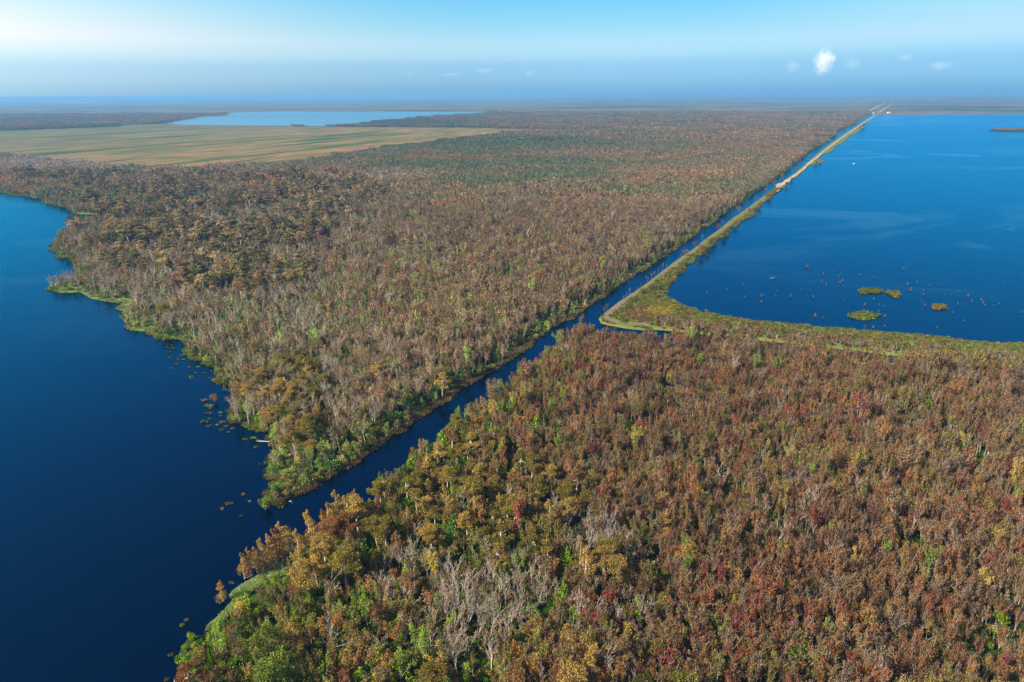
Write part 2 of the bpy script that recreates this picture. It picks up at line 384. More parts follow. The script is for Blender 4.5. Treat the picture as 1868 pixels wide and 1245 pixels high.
# embankment
def grass_mat(name, stops, s1=0.25, s2=0.03):
    m, t = new_mat(name); pos = t.n('ShaderNodeNewGeometry').outputs['Position']
    a = t.noise(pos, s1, 5, 0.7); b = t.noise(pos, s2, 3, 0.5)
    c = t.ramp(t.math('ADD', t.math('MULTIPLY', a, 0.55), t.math('MULTIPLY', b, 0.45)), stops)
    d = t.n('ShaderNodeBsdfDiffuse'); t.l(c, d.inputs[0]); finish(t, d.outputs[0]); return m
MAT_BANK = grass_mat('bank_grass', [(0.38, (0.07, 0.10, 0.02)), (0.47, (0.12, 0.15, 0.03)), (0.55, (0.12, 0.13, 0.04)), (0.64, (0.15, 0.11, 0.06))])
MAT_SAND = simple('sand', (0.36, 0.29, 0.20), 0.95, 0.2, 0.1)
MAT_TRACK = simple('track', (0.15, 0.125, 0.07), 0.95, 0.25, 0.15)
MAT_MARSH = grass_mat('marsh_grass', [(0.35, (0.06, 0.12, 0.02)), (0.5, (0.12, 0.22, 0.04)), (0.62, (0.20, 0.28, 0.08))], 0.6, 0.08)
dam_poly = damL_w[:-1] + damS_w + damR_w
sheet('embankment', dam_poly, 1.2, MAT_BANK, skirt=2.0)

def ribbon(name, px, widths, z, mat):
    P = poly_w(px, z); widths = np.array(widths, float) if hasattr(widths, '__len__') else np.full(len(P), float(widths))
    L = np.r_[0, np.cumsum(np.linalg.norm(np.diff(P, axis=0), axis=1))]; st = max(2.0, L[-1] / 260); q = np.arange(0, L[-1], st)
    P = np.stack([np.interp(q, L, P[:, 0]), np.interp(q, L, P[:, 1])], 1); widths = np.interp(q, L, widths) * (.65 + .7 * vnoise(q, q * 0, 9 + st, 17))
    P += (np.stack([vnoise(q, q * 0, 25 + st, 18), vnoise(q, q * 0, 25 + st, 19)], 1) - .5) * widths[:, None] * .6
    n = len(P); V = []
    for i in range(n):
        d = P[min(i + 1, n - 1)] - P[max(i - 1, 0)]; d /= np.linalg.norm(d) + 1e-9; nn = np.array([-d[1], d[0]]); ww = widths[i] if hasattr(widths, '__len__') else widths
        V += [(*(P[i] + nn * ww / 2), z), (*(P[i] - nn * ww / 2), z)]
    F = [(2 * i + 1, 2 * i + 3, 2 * i + 2, 2 * i) for i in range(n - 1)]
    o = mesh_obj(name, np_mesh(name, V, F), mat); o['kind'] = 'structure'; return o
TR = [(1597, 210), (1580, 221), (1548, 243), (1524, 260), (1497, 281), (1481, 294), (1462, 311), (1438, 329), (1425, 336), (1414, 350), (1395, 361)]
ribbon('sand_road', TR, [6, 5, 5, 5, 5, 5, 5, 7, 12, 4, 2.5], 1.30, MAT_SAND)
TR2 = [(1395, 361), (1372, 377), (1340, 401), (1316, 420), (1292, 437), (1268, 456), (1243, 473), (1200, 505), (1175, 524), (1138, 549), (1116, 566), (1104, 578), (1112, 584), (1128, 588), (1150, 592), (1172, 592), (1190, 597)]
ribbon('dirt_track', TR2, [2.2, 1.9, 1.7, 1.6, 1.6, 1.6, 2.4, 2.6, 2.8, 3.2, 5, 6, 5, 4, 3.5, 3.2, 3.5], 1.32, MAT_TRACK)
# dam at the far end of the lake, roads beyond it
ribbon('far_dam_road', [(1592, 208.2), (1650, 208.4), (1750, 208.2), (1868, 207.6), (2300, 205)], 14, 0.5, MAT_SAND)
ribbon('far_road', [(1559, 188), (1593, 180)], 22, 0.4, MAT_SAND)
ribbon('far_road', [(1580, 205.5), (1614, 188)], 14, 0.4, MAT_SAND)
ribbon('far_road', [(1602, 206), (1630, 188)], 10, 0.4, MAT_SAND)
ribbon('reservoir_levee', [(415, 212.5), (500, 213), (650, 213.6), (790, 214)], 22, 0.9, MAT_GROUND)
MAT_FAR = grass_mat('far_pasture', [(0.4, (0.13, 0.13, 0.07)), (0.5, (0.24, 0.20, 0.13)), (0.6, (0.30, 0.22, 0.15))], 0.01, 0.002)
for pl in [[(-80, 215), (60, 213), (112, 215), (108, 219), (40, 221), (-80, 224)], [(-60, 183.5), (50, 183), (115, 184.2), (60, 185.4), (-60, 186)], [(70, 186.5), (130, 185.5), (225, 187.5), (150, 189), (80, 188.6)], [(250, 216), (300, 212), (380, 208.5), (330, 216), (290, 222)]]:
    sheet('far_field', rough(poly_w(pl + pl[:1]), .08, 2, 31, 60)[:-1], 0.35, MAT_FAR)
# marsh edges of pale green grass
MARSH = ([(522, 1027), (500, 1034), (480, 1049), (460, 1061), (440, 1073), (423, 1086), (430, 1097), (419, 1110), (399, 1130), (376, 1150), (392, 1146), (425, 1115), (446, 1090), (470, 1070), (500, 1056), (524, 1045)],
           [(206, 549), (228, 553), (212, 565), (236, 568), (246, 560), (240, 548), (222, 545)], [(135, 386), (186, 388), (186, 391.5), (150, 391.5)], [(90, 526), (150, 524), (200, 540), (240, 552), (206, 552), (167, 545), (149, 533.5), (110, 534.5)],
           [(225, 576), (240, 575), (240, 581)], [(228, 598), (240, 590), (270, 594), (290, 604), (330, 612), (345, 623), (323, 619), (284, 613), (266, 605), (241, 603)])
for pl in MARSH:
    sheet('marsh', rough(poly_w(pl + pl[:1]), 0.10, 3, 3, 1.5)[:-1], 0.12, MAT_MARSH)

# haze: one closed box of even air round camera and ground
def haze():
    V = [(x, y, z) for x in (-GS - 200, GS + 200) for y in (-3200, GS + 200) for z in (-1.0, H + 8)]
    F = [(0, 1, 3, 2), (4, 6, 7, 5), (0, 4, 5, 1), (2, 3, 7, 6), (0, 2, 6, 4), (1, 5, 7, 3)]
    m, t = new_mat('haze'); v = t.n('ShaderNodeVolumePrincipled')
    v.inputs['Color'].default_value = (0.17, 0.43, 0.72, 1); v.inputs['Density'].default_value = 0.76e-4
    v.inputs['Anisotropy'].default_value = 0.1
    for k in ('Density Attribute', 'Color Attribute', 'Temperature Attribute'): v.inputs[k].default_value = ''
    o = t.n('ShaderNodeOutputMaterial'); t.l(v.outputs[0], o.inputs['Volume'])
    h = mesh_obj('haze', np_mesh('haze', V, F), m); h['kind'] = 'stuff'
haze()

# ------------------------------------------------------------------ plant shapes
class Geo:
    def __init__(s): s.V = []; s.F = []; s.n = 0
    def add(s, V, F): s.V.append(V); s.F.append(F + s.n); s.n += len(V)
    def get(s): 
        if not s.V: return np.zeros((0, 3)), np.zeros((0, 4), int)
        return np.concatenate(s.V), np.concatenate(s.F)

def tube(G, pts, rad, sides=4):
    pts = np.asarray(pts, float); n = len(pts); ang = np.arange(sides) * 2 * math.pi / sides; V = []
    for i in range(n):
        d = pts[min(i + 1, n - 1)] - pts[max(i - 1, 0)]; d /= np.linalg.norm(d) + 1e-9
        a = np.cross(d, (0.3, 0.95, 0.1)); a /= np.linalg.norm(a) + 1e-9; b = np.cross(d, a)
        V.append(pts[i] + rad[i] * (np.cos(ang)[:, None] * a + np.sin(ang)[:, None] * b))
    F = [(i * sides + k, i * sides + (k + 1) % sides, (i + 1) * sides + (k + 1) % sides, (i + 1) * sides + k) for i in range(n - 1) for k in range(sides)]
    G.add(np.concatenate(V), np.array(F))

def limb(r, p, d, L, rad, segs=4, up=0.15, wob=0.18):
    pts = [np.array(p, float)]; d = np.array(d, float); d /= np.linalg.norm(d)
    for i in range(segs):
        d = d + r.normal(0, wob, 3) + np.array([0, 0, up]); d /= np.linalg.norm(d)
        pts.append(pts[-1] + d * L / segs)
    return np.array(pts), np.linspace(rad, rad * 0.45, segs + 1)

def leaves(r, cen, n, spread, size, aspect=1.4, shell=0.55):
    """n leaf clumps as quads scattered through an ellipsoid"""
    v = r.normal(0, 1, (n, 3)); v /= np.linalg.norm(v, axis=1)[:, None]
    rr = (shell + (1 - shell) * r.random(n) ** 0.5)[:, None]
    c = np.asarray(cen) + v * rr * np.asarray(spread)
    a = r.normal(0, 1, (n, 3)); a /= np.linalg.norm(a, axis=1)[:, None]
    b = np.cross(a, r.normal(0, 1, (n, 3))); b /= np.linalg.norm(b, axis=1)[:, None]
    s = (size * (0.6 + 0.8 * r.random(n)))[:, None] / 2
    q = np.stack([c - a * s * aspect, c + b * s * 0.8, c + a * s * aspect * r.uniform(0.5, 1, (n, 1)), c - b * s * 0.8], 1).reshape(-1, 3)
    return q, np.arange(4 * n).reshape(n, 4)

def make_cypress(seed, lod=1.0, leafsize=0.33):
    r = np.random.default_rng(seed); W = Geo(); K = Geo(); h = r.uniform(10.5, 14.5); spr = r.uniform(.55, .95)
    tr = np.array([(0, 0, -0.5), (0, 0, 1.2), (*r.normal(0, .25, 2), h * 0.5), (*r.normal(0, .4, 2), h * 0.93)])
    tube(W, tr, [0.65, 0.36, 0.27, 0.10], 7)
    npad = r.integers(10, 14)
    for k in range(npad):
        a = k * 2.4 + r.normal(0, .35); rad = (r.uniform(1.6, 5.0) if k > 1 else r.uniform(0, 1.2)) * spr
        z = h * r.uniform(0.70, 0.86) if k > 1 else h * 0.97
        z += (5.2 - rad) * 0.28
        c = np.array([math.cos(a) * rad, math.sin(a) * rad, z - r.uniform(0, 3.2) * (1.15 - spr)])
        st = tr[2] + (tr[3] - tr[2]) * r.uniform(0.05, 0.8)
        mid = (st + c) / 2 + np.array([0, 0, -0.3])
        tube(W, [st, mid, c], [0.16, 0.11, 0.04], 4)
        s = r.uniform(0.95, 1.9)
        for j in range(3):
            cc = c + r.normal(0, s * 0.5, 3) * (1, 1, 0.22)
            q, F = leaves(r, cc, int(140 * lod), (s, s, s * 0.5), leafsize, shell=0.3); K.add(q, F)
    return W.get(), K.get()

def make_conical(seed, lod=1.0, leafsize=0.42):
    r = np.random.default_rng(seed); W = Geo(); K = Geo(); h = r.uniform(12, 16)
    tube(W, [(0, 0, -0.5), (0, 0, 1), (0, 0, h * .5), (r.normal(0, .3), 0, h * 0.97)], [0.55, 0.32, 0.24, 0.05], 6)
    for k in range(15):
        f = k / 14; z = h * (0.15 + 0.83 * f); wd = (1.0 - f) ** 0.6 * 2.9 + 0.6; a = r.uniform(0, 6.3)
        off = wd * 0.55
        c = (math.cos(a) * off, math.sin(a) * off, z)
        tube(W, [(0, 0, z - 0.8), c], [0.08, 0.03], 3)
        q, F = leaves(r, c, int(120 * lod), (wd * 0.75, wd * 0.75, 1.0), leafsize * .85, shell=0.35); K.add(q, F)
    return W.get(), K.get()

def make_maple(seed, lod=1.0, leafsize=0.34, twigs=True):
    r = np.random.default_rng(seed); W = Geo(); K = Geo(); h = r.uniform(8.5, 11.5); wd = r.uniform(1.1, 1.7)
    ns = r.integers(2, 5)
    top = np.array([r.normal(0, .3), r.normal(0, .3), h * 0.42])
    tube(W, [(0, 0, -0.4), top * .5, top], [0.2, 0.14, 0.11], 5)
    for k in range(ns + 2):
        a = k * 2.2 + r.normal(0, .4); d = np.array([math.cos(a) * .34, math.sin(a) * .34, 1.0])
        st = top * r.uniform(0.55, 1.0)
        L = (h - st[2]) * r.uniform(0.72, 1.0)
        p, rd = limb(r, st, d, L, 0.085, 4, 0.1, 0.12); tube(W, p, rd, 4)
        for j in range(2, 5):
            for q2 in range(2 if twigs else 0):
                d2 = np.array([r.normal(0, 1), r.normal(0, 1), 1.1]); pt, rt = limb(r, p[j], d2, 1.3, 0.035, 2, 0.2, 0.2); tube(W, pt, rt, 3)
            s = wd * r.uniform(0.35, 0.6)
            q, F = leaves(r, p[j] + r.normal(0, .25, 3), int(36 * lod), (s, s, s * 1.5), leafsize, shell=0.3); K.add(q, F)
    return W.get(), K.get()

def make_bare(seed, thin=False, lod=1.0):
    r = np.random.default_rng(seed); W = Geo(); h = r.uniform(11, 15.5) if not thin else r.uniform(8, 11)
    def rec(p, d, L, rad, lev):
        pts, rd = limb(r, p, d, L, rad, 4 if lev < 2 else 3, 0.10, 0.16 if lev else 0.08)
        tube(W, pts, rd, 5 if lev == 0 else (4 if lev == 1 else 3))
        if lev >= (3 if lod >= 1 else 2): return
        nb = (r.integers(3, 6) if lev == 0 else r.integers(3, 5))
        for k in range(nb):
            i = r.integers(2, len(pts)) if lev else r.integers(2, len(pts))
            a = r.uniform(0, 6.3); sp = 0.62 if not thin else 0.4
            dd = (pts[-1] - pts[0]) / L + np.array([math.cos(a) * sp, math.sin(a) * sp, 0.15])
            rec(pts[i], dd, L * r.uniform(0.48, 0.72), max(rd[i] * 0.72, 0.03), lev + 1)
    ns = r.integers(1, 4) if not thin else 1
    for k in range(ns):
        a = r.uniform(0, 6.3); lean = 0.35 if ns > 1 else 0.12
        rec((r.normal(0, .2), r.normal(0, .2), -0.4), (math.cos(a) * lean, math.sin(a) * lean, 1), h * 0.52, 0.19 if not thin else 0.11, 0)
    K = Geo()
    # last thin brown twigs and a few clinging leaves
    V, F = W.get(); up = V[V[:, 2] > h * 0.45]
    if len(up):
        for c in up[r.integers(0, len(up), int((60 if not thin else 80) * lod))]:
            q, F2 = leaves(r, c, 2, (0.35, 0.35, 0.35), 0.26, 2.6); K.add(q, F2)
    return W.get(), K.get()

def make_shrub(seed, lod=1.0, leafsize=0.36):
    r = np.random.default_rng(seed); W = Geo(); K = Geo()
    n = r.integers(4, 7)
    for k in range(n):
        a = r.uniform(0, 6.3); rad = r.uniform(0.2, 1.4); z = r.uniform(1.0, 3.2)
        c = np.array([math.cos(a) * rad, math.sin(a) * rad, z])
        tube(W, [(0, 0, -.3), c * .6, c], [0.07, 0.05, 0.02], 3)
        s = r.uniform(0.7, 1.25)
        q, F = leaves(r, c, int(60 * lod), (s, s, s * 0.85), leafsize, shell=0.4); K.add(q, F)
    return W.get(), K.get()

def make_vine(seed, lod=1.0, leafsize=0.4):
    """a stem wrapped in climbing vines: an uneven green column widening to a mound"""
    r = np.random.default_rng(seed); W = Geo(); K = Geo(); h = r.uniform(5, 8)
    tube(W, [(0, 0, -.4), (r.normal(0, .3), 0, h * .6), (r.normal(0, .5), 0, h)], [0.18, 0.13, 0.05], 5)
    for k in range(11):
        f = k / 10; z = 0.4 + f * (h - 0.6); wd = (1 - f) ** 0.7 * 2.2 + 0.6; a = r.uniform(0, 6.3); off = wd * 0.5
        q, F = leaves(r, (math.cos(a) * off, math.sin(a) * off, z), int(55 * lod), (wd * .6, wd * .6, 0.9), leafsize, shell=.4); K.add(q, F)
    return W.get(), K.get()

def make_tuft(seed, n=40, rad=1.3, h=1.3):
    r = np.random.default_rng(seed); K = Geo(); V = []; 
    for i in range(n):
        a = r.uniform(0, 6.3); rr = rad * math.sqrt(r.random()); p = np.array([math.cos(a) * rr, math.sin(a) * rr, -0.1]); a2 = r.uniform(0, 6.3)
        wv = np.array([math.cos(a2), math.sin(a2), 0]) * 0.14; tip = p + np.array([r.normal(0, .35), r.normal(0, .35), h * r.uniform(.5, 1.1)])
        V += [p - wv, p + wv, tip + wv * .4, tip - wv * .4]
    K.add(np.array(V), np.arange(4 * n).reshape(n, 4)); return (np.zeros((0, 3)), np.zeros((0, 4), int)), K.get()

def set_tcol(me, cols=None):
    a = me.attributes.new('tcol', 'FLOAT_COLOR', 'POINT'); n = len(me.vertices)
    c = np.ones((n, 4), np.float32)
    if cols is not None: c[:, :3] = cols
    a.data.foreach_set('color', c.ravel())

def build(name, wk, bark, kcol=None):
    """meshes of one plant: (trunk mesh, crown mesh, both in one)"""
    (Vw, Fw), (Vk, Fk) = wk
    tm = None
    if len(Vw): tm = np_mesh(name + '_trunk', Vw, Fw); tm.materials.append(bark)
    cm = None
    if len(Vk): cm = np_mesh(name + '_crown', Vk, Fk); cm.materials.append(MAT_LEAF); set_tcol(cm, kcol)
    V = np.concatenate([Vw, Vk]); F = np.concatenate([Fw, Fk + len(Vw)])
    bm_ = np_mesh(name, V, F); bm_.materials.append(bark); bm_.materials.append(MAT_LEAF)
    idx = np.zeros(len(F), np.int32); idx[len(Fw):] = 1; bm_.polygons.foreach_set('material_index', idx)
    set_tcol(bm_, None if kcol is None else np.concatenate([np.ones((len(Vw), 3)), kcol]))
    return tm, cm, bm_

KINDS = {}
NV = 5
for s in range(NV):
    KINDS.setdefault('cypress', []).append(build('cypress', make_cypress(100 + s), MAT_PALE))
    KINDS.setdefault('conical', []).append(build('conical', make_conical(200 + s), MAT_PALE))
    KINDS.setdefault('maple', []).append(build('maple', make_maple(300 + s), MAT_TWIG))
    KINDS.setdefault('maple', []).append(build('maple', make_maple(350 + s), MAT_TWIG))
    KINDS.setdefault('bare', []).append(build('bare', make_bare(400 + s), MAT_PALE))
    KINDS.setdefault('thin', []).append(build('thin', make_bare(500 + s, True), MAT_TWIG))
    KINDS.setdefault('shrub', []).append(build('shrub', make_shrub(600 + s), MAT_BARK))
    KINDS.setdefault('tuft', []).append(build('tuft', make_tuft(700 + s), MAT_BARK))
    KINDS.setdefault('cypress_m', []).append(build('cypress_m', make_cypress(100 + s, 0.25, 0.7), MAT_PALE))
    KINDS.setdefault('maple_m', []).append(build('maple_m', make_maple(300 + s, 0.35, 0.58, False), MAT_TWIG))
    KINDS.setdefault('bare_m', []).append(build('bare_m', make_bare(400 + s, False, 0.5), MAT_PALE))
    KINDS.setdefault('thin_m', []).append(build('thin_m', make_bare(500 + s, True, 0.5), MAT_TWIG))
    KINDS.setdefault('vine', []).append(build('vine', make_vine(650 + s), MAT_PALE))
    KINDS.setdefault('vine_m', []).append(build('vine_m', make_vine(650 + s, 0.35, 0.7), MAT_PALE))
    KINDS.setdefault('shrub_m', []).append(build('shrub_m', make_shrub(600 + s, 0.35, 0.65), MAT_BARK))

def make_clump(seed, rad, n, nq, size, treeh=(6, 10)):
    """a patch of canopy for the far forest: n small trees, each a few leaf masses and a pale stem"""
    r = np.random.default_rng(seed); W = Geo(); K = Geo(); cols = []
    for i in range(n):
        a = r.uniform(0, 6.3); rr = rad * math.sqrt(r.random()); h = r.uniform(*treeh); x, y = math.cos(a) * rr, math.sin(a) * rr
        kind = r.random(); wd = r.uniform(1.0, 1.8)
        v = r.uniform(0.55, 1.35); c = np.array([v * r.uniform(.9, 1.15), v, v * r.uniform(.85, 1.15)])
        if kind < 0.16:
            c = np.array([1.7, 1.9, 2.2]) * v * 0.8
        elif kind < 0.30: c = np.array([0.5, 0.95, 0.6]) * v
        q, F = leaves(r, (x, y, h * .66), nq, (wd, wd, h * 0.34), size, shell=0.1); K.add(q, F); cols.append(np.tile(c, (len(q), 1)))
        tube(W, [(x, y, -0.3), (x + r.normal(0, .3), y, h * .8)], [0.13, 0.06], 3)
    return (W.get(), K.get()), np.concatenate(cols)
for s in range(6):
    wk, cc = make_clump(800 + s, 8.5, 22, 14, 1.15); KINDS.setdefault('clump', []).append(build('clump', wk, MAT_TWIG, cc))
    wk, cc = make_clump(850 + s, 22, 110, 8, 2.0, (6, 11)); KINDS.setdefault('bigclump', []).append(build('bigclump', wk, MAT_TWIG, cc))

# ------------------------------------------------------------------ where things grow
def ell(u, v, cx, cy, rx, ry):
    return np.exp(-(((u - cx) / rx) ** 2 + ((v - cy) / ry) ** 2))

P_CY1 = [(540, 1010), (620, 930), (700, 880), (770, 820), (850, 770), (900, 800), (950, 840), (1000, 900), (1060, 950), (1100, 1000), (1180, 1060), (1180, 1110), (1080, 1110), (1000, 1060), (930, 1010), (800, 1020), (700, 1080), (600, 1110), (540, 1080)]
P_CY3 = [(424, 712), (480, 690), (570, 680), (640, 730), (610, 800), (580, 830), (560, 870), (510, 890), (492, 830), (500, 790), (430, 765)]
P_CY4 = [(0, 322), (100, 318), (300, 325), (620, 318), (720, 345), (600, 440), (560, 540), (400, 560), (300, 510), (180, 500), (140, 450), (130, 425), (200, 396), (120, 370)]

def shore_dist(x, y):
    """metres to the canal bank or lake shore of the far side"""
    P = np.array(lake_w + far_w); a = P[:-1]; b = P[1:]; out = np.full(len(x), 1e9); k = np.hypot(a[:, 0], a[:, 1]) < 3000; a, b = a[k], b[k]
    for s0 in range(0, len(x), 20000):
        q = np.stack([x[s0:s0 + 20000], y[s0:s0 + 20000]], 1)[:, None]; ab = b - a; t_ = np.clip(((q - a) * ab).sum(2) / ((ab ** 2).sum(1) + 1e-9), 0, 1)
        out[s0:s0 + 20000] = np.sqrt((((a + t_[..., None] * ab) - q) ** 2).sum(2)).min(1)
    return out

def dens(u, v, x, y):
    """densities (0..1) of each kind at photograph pixel (u,v), world (x,y)"""
    nearf = inside(x, y, NEAR_LAND_W)
    n1 = fnoise(x, y, 60, 11); n2 = fnoise(x, y, 35, 21); n3 = fnoise(x, y, 120, 31)
    cy = np.where(inside(u, v, P_CY1), 0.85, 0.0) + np.where(inside(u, v, P_CY3), 0.8, 0.0)
    cy += np.where(inside(u, v, P_CY4), np.clip((n1 - 0.38) * 5, 0, 0.8), 0.0)
    cy += np.where(nearf & (u < 1250) & (v > 900), 0.16, 0) + np.where(~nearf & (v > 420) & (u < 820), np.clip((n2 - 0.58) * 2.5, 0, .3), 0)
    thick = ell(u, v, 895, 1135, 95, 72) * 1.3 + ell(u, v, 1095, 1010, 60, 32) * 1.1 + ell(u, v, 745, 1060, 50, 45) * .5 + ell(u, v, 640, 760, 60, 40) * .5 + ell(u, v, 1060, 1130, 90, 50) * 0.35
    ba = thick.copy()
    left = np.clip((820 - u) / 300, 0, 1) * (~nearf) * (v > 330)
    ba += left * np.clip((n2 - 0.26) * 2.6, 0.10, 0.95) + 0.05
    ba += np.where(~nearf & (v < 335) & (u < 700), 0.5 * (n2 > .4), 0)
    ba += ell(u, v, 700, 475, 130, 40) * 0.6 + ell(u, v, 600, 370, 260, 30) * 0.35
    th = 0.10 + 0.30 * left + thick * 0.3 + ell(u, v, 1780, 1150, 120, 60) * .3
    clear = ell(u, v, 1790, 1185, 95, 45) + ell(u, v, 1010, 800, 70, 28) + ell(u, v, 1420, 860, 60, 22) * .7 + ell(u, v, 1270, 865, 90, 22) * .5
    clear += np.clip((fnoise(x, y, 40, 77) - 0.63) * 7, 0, 0.9)
    ma = np.where(nearf, np.clip((u - 700) / 300, 0.45, 1), np.clip((u - 500) / 300, 0.25, 1)) * 0.95
    ma *= 1 - left * np.clip((n2 - .42) * 4, 0, .75)
    ma *= np.clip(1 - thick * 1.2, 0, 1) * np.clip(1 - clear, 0.03, 1); ma *= np.where(cy > .5, 0.35, 1)
    sh = 0.45 + .35 * (nearf & (u < 1000)) + clear * 0.5 + ell(u, v, 420, 1200, 110, 70) * 0.5 + ell(u, v, 560, 830, 70, 60) * .4
    sh *= np.clip(1.25 - 0.9 * ma, 0.25, 1)
    corner = ell(u, v, 400, 1215, 100, 55); cy *= (1 - np.clip(corner * 1.2, 0, 1)); ba *= (1 - corner * .8); ma *= (1 - corner * .6)
    vine = np.where(nearf, np.clip((1250 - u) / 500, 0.03, .7), np.clip((n1 - .42) * 2.5, 0.05, .5)) + ell(u, v, 560, 800, 110, 60) * .5 + ell(u, v, 1150, 1000, 120, 100) * .5
    return dict(vine=vine * (1 - thick * .6).clip(0, 1), cypress=cy * (1 - thick).clip(0, 1), bare=thick * .85 + (ba - thick) * .46, thin=th, maple=ma, shrub=sh, thick=thick, clear=clear, near=nearf)

PAL = dict(reed=(.40, .50, .20), rust=(.385, .19, .075), brick=(.40, .125, .05), orange=(.50, .25, .07), olive=(.33, .27, .055), brown=(.37, .235, .10), mauve=(.31, .22, .145), yellow=(.42, .33, .05), crimson=(.36, .07, .06), tan=(.40, .29, .16), lime=(.23, .36, .03), green=(.11, .26, .022), gold=(.49, .32, .085), ochre=(.40, .285, .075), moss=(.19, .23, .045))
PAL = {k: tuple((0.50 if k not in ('lime', 'green', 'yellow', 'gold', 'ochre', 'reed') else .70) * q for q in c) for k, c in PAL.items()}
PN = list(PAL); PC = np.array([PAL[k] for k in PN])
def choose(r, n, names, wts):
    """row-wise choice; wts (n,k)"""
    wts = np.clip(np.asarray(wts, float), 0, None); wts = wts / wts.sum(1, keepdims=True); c = wts.cumsum(1); k = (r.random((n, 1)) > c).sum(1)
    return np.array([PN.index(a) for a in names])[np.clip(k, 0, len(names) - 1)]

def tint_of(r, kind, u, v, x, y, d):
    n = len(u); one = np.ones(n); dr = [np.clip((fnoise(x, y, 26, 200 + 3 * i) - .28) * 4, .08, 3) for i in range(4)]; q = fnoise(x, y, 70, 41); q2 = fnoise(x, y, 160, 51); nr = d['near'].astype(float)
    if kind == 'maple':
        lf = np.clip((1050 - u) / 250, 0, 1) * nr
        w_ = np.stack([dr[0] * (.6 + 1.2 * nr), .3 + 2.2 * np.clip(q - .45, 0, 1) * (0.4 + nr), .25 + dr[3] * .9 * nr * np.clip(q2, 0, 1), dr[1] +  np.clip((1500 - u) / 900, 0, 1), dr[2] * (1.2 - .2 * nr), .45 - .15 * nr, .10 + .10 * nr, .12 * nr, .9 - .4 * nr, .12 + .35 * np.clip((1150 - u) / 500, 0, 1)], 1)
        w_[:, 0] *= 1 - .5 * lf; w_[:, 1] *= 1 - .8 * lf; w_[:, 3] *= 1 + .6 * lf; w_[:, 6] += .5 * lf; w_[:, 9] += .9 * lf; w_[:, 2] += .3 * lf; w_[:, 7] *= 1 - lf; w_[:, 8] += .5 * (1 - nr); w_[:, 5] += .25 * (1 - nr)
        k = choose(r, n, ['rust', 'brick', 'orange', 'olive', 'brown', 'mauve', 'yellow', 'crimson', 'tan', 'lime'], w_)
    elif kind == 'cypress':
        fr_ = (v < 570) & ~d['near']
        k = choose(r, n, ['gold', 'ochre', 'olive', 'rust', 'moss', 'brown'], np.stack([.5 - .3 * fr_, 1.3 - .3 * fr_, 1.4 * one, .25 * one, .35 + .5 * fr_, .35 + .4 * fr_], 1))
    elif kind == 'conical':
        k = choose(r, n, ['gold', 'orange', 'rust'], np.stack([one, .6 * one, .3 * one], 1))
    elif kind in ('bare', 'thin'):
        k = choose(r, n, ['mauve', 'brown', 'tan', 'olive'], np.stack([one, one, .6 * one, .3 * one], 1))
    else:
        br = np.clip(ell(u, v, 420, 1200, 150, 90) + ell(u, v, 560, 830, 120, 90) + .25, 0, 1)
        k = choose(r, n, ['green', 'lime', 'moss', 'olive', 'yellow', 'brown'], np.stack([.7 * one, .6 + 1.5 * br, .8 * one, .45 * one, .03 + .25 * br, .5 * d['clear'] + .25 * nr], 1))
    return k

def grid_pts(poly_px_bounds, step, r, dmin, dmax):
    """jittered world grid of points that lie in the camera's view wedge between two ranges"""
    y0, y1 = dmin, dmax; out = []
    ys_ = np.arange(y0, y1, step)
    for yy in ys_:
        dep = yy * math.cos(PITCH) + H * math.sin(PITCH); hw = dep * 0.78 + 25
        xx = np.arange(-hw, hw, step); out.append(np.stack([xx, np.full_like(xx, yy)], 1))
    P = np.concatenate(out); P += r.uniform(-0.5, 0.5, P.shape) * step
    return P[:, 0], P[:, 1]

def on_land(x, y, h=0.0):
    u, v = pix(x, y); nearf = inside(x, y, NEAR_LAND_W)
    leftf = inside(u, v, LEFT_LAND) & ~inside(u, v, FIELD_A) & ~inside(u, v, RES_A) & (v > 205)
    # the field runs on to the left beyond the frame
    return (nearf | leftf), u, v

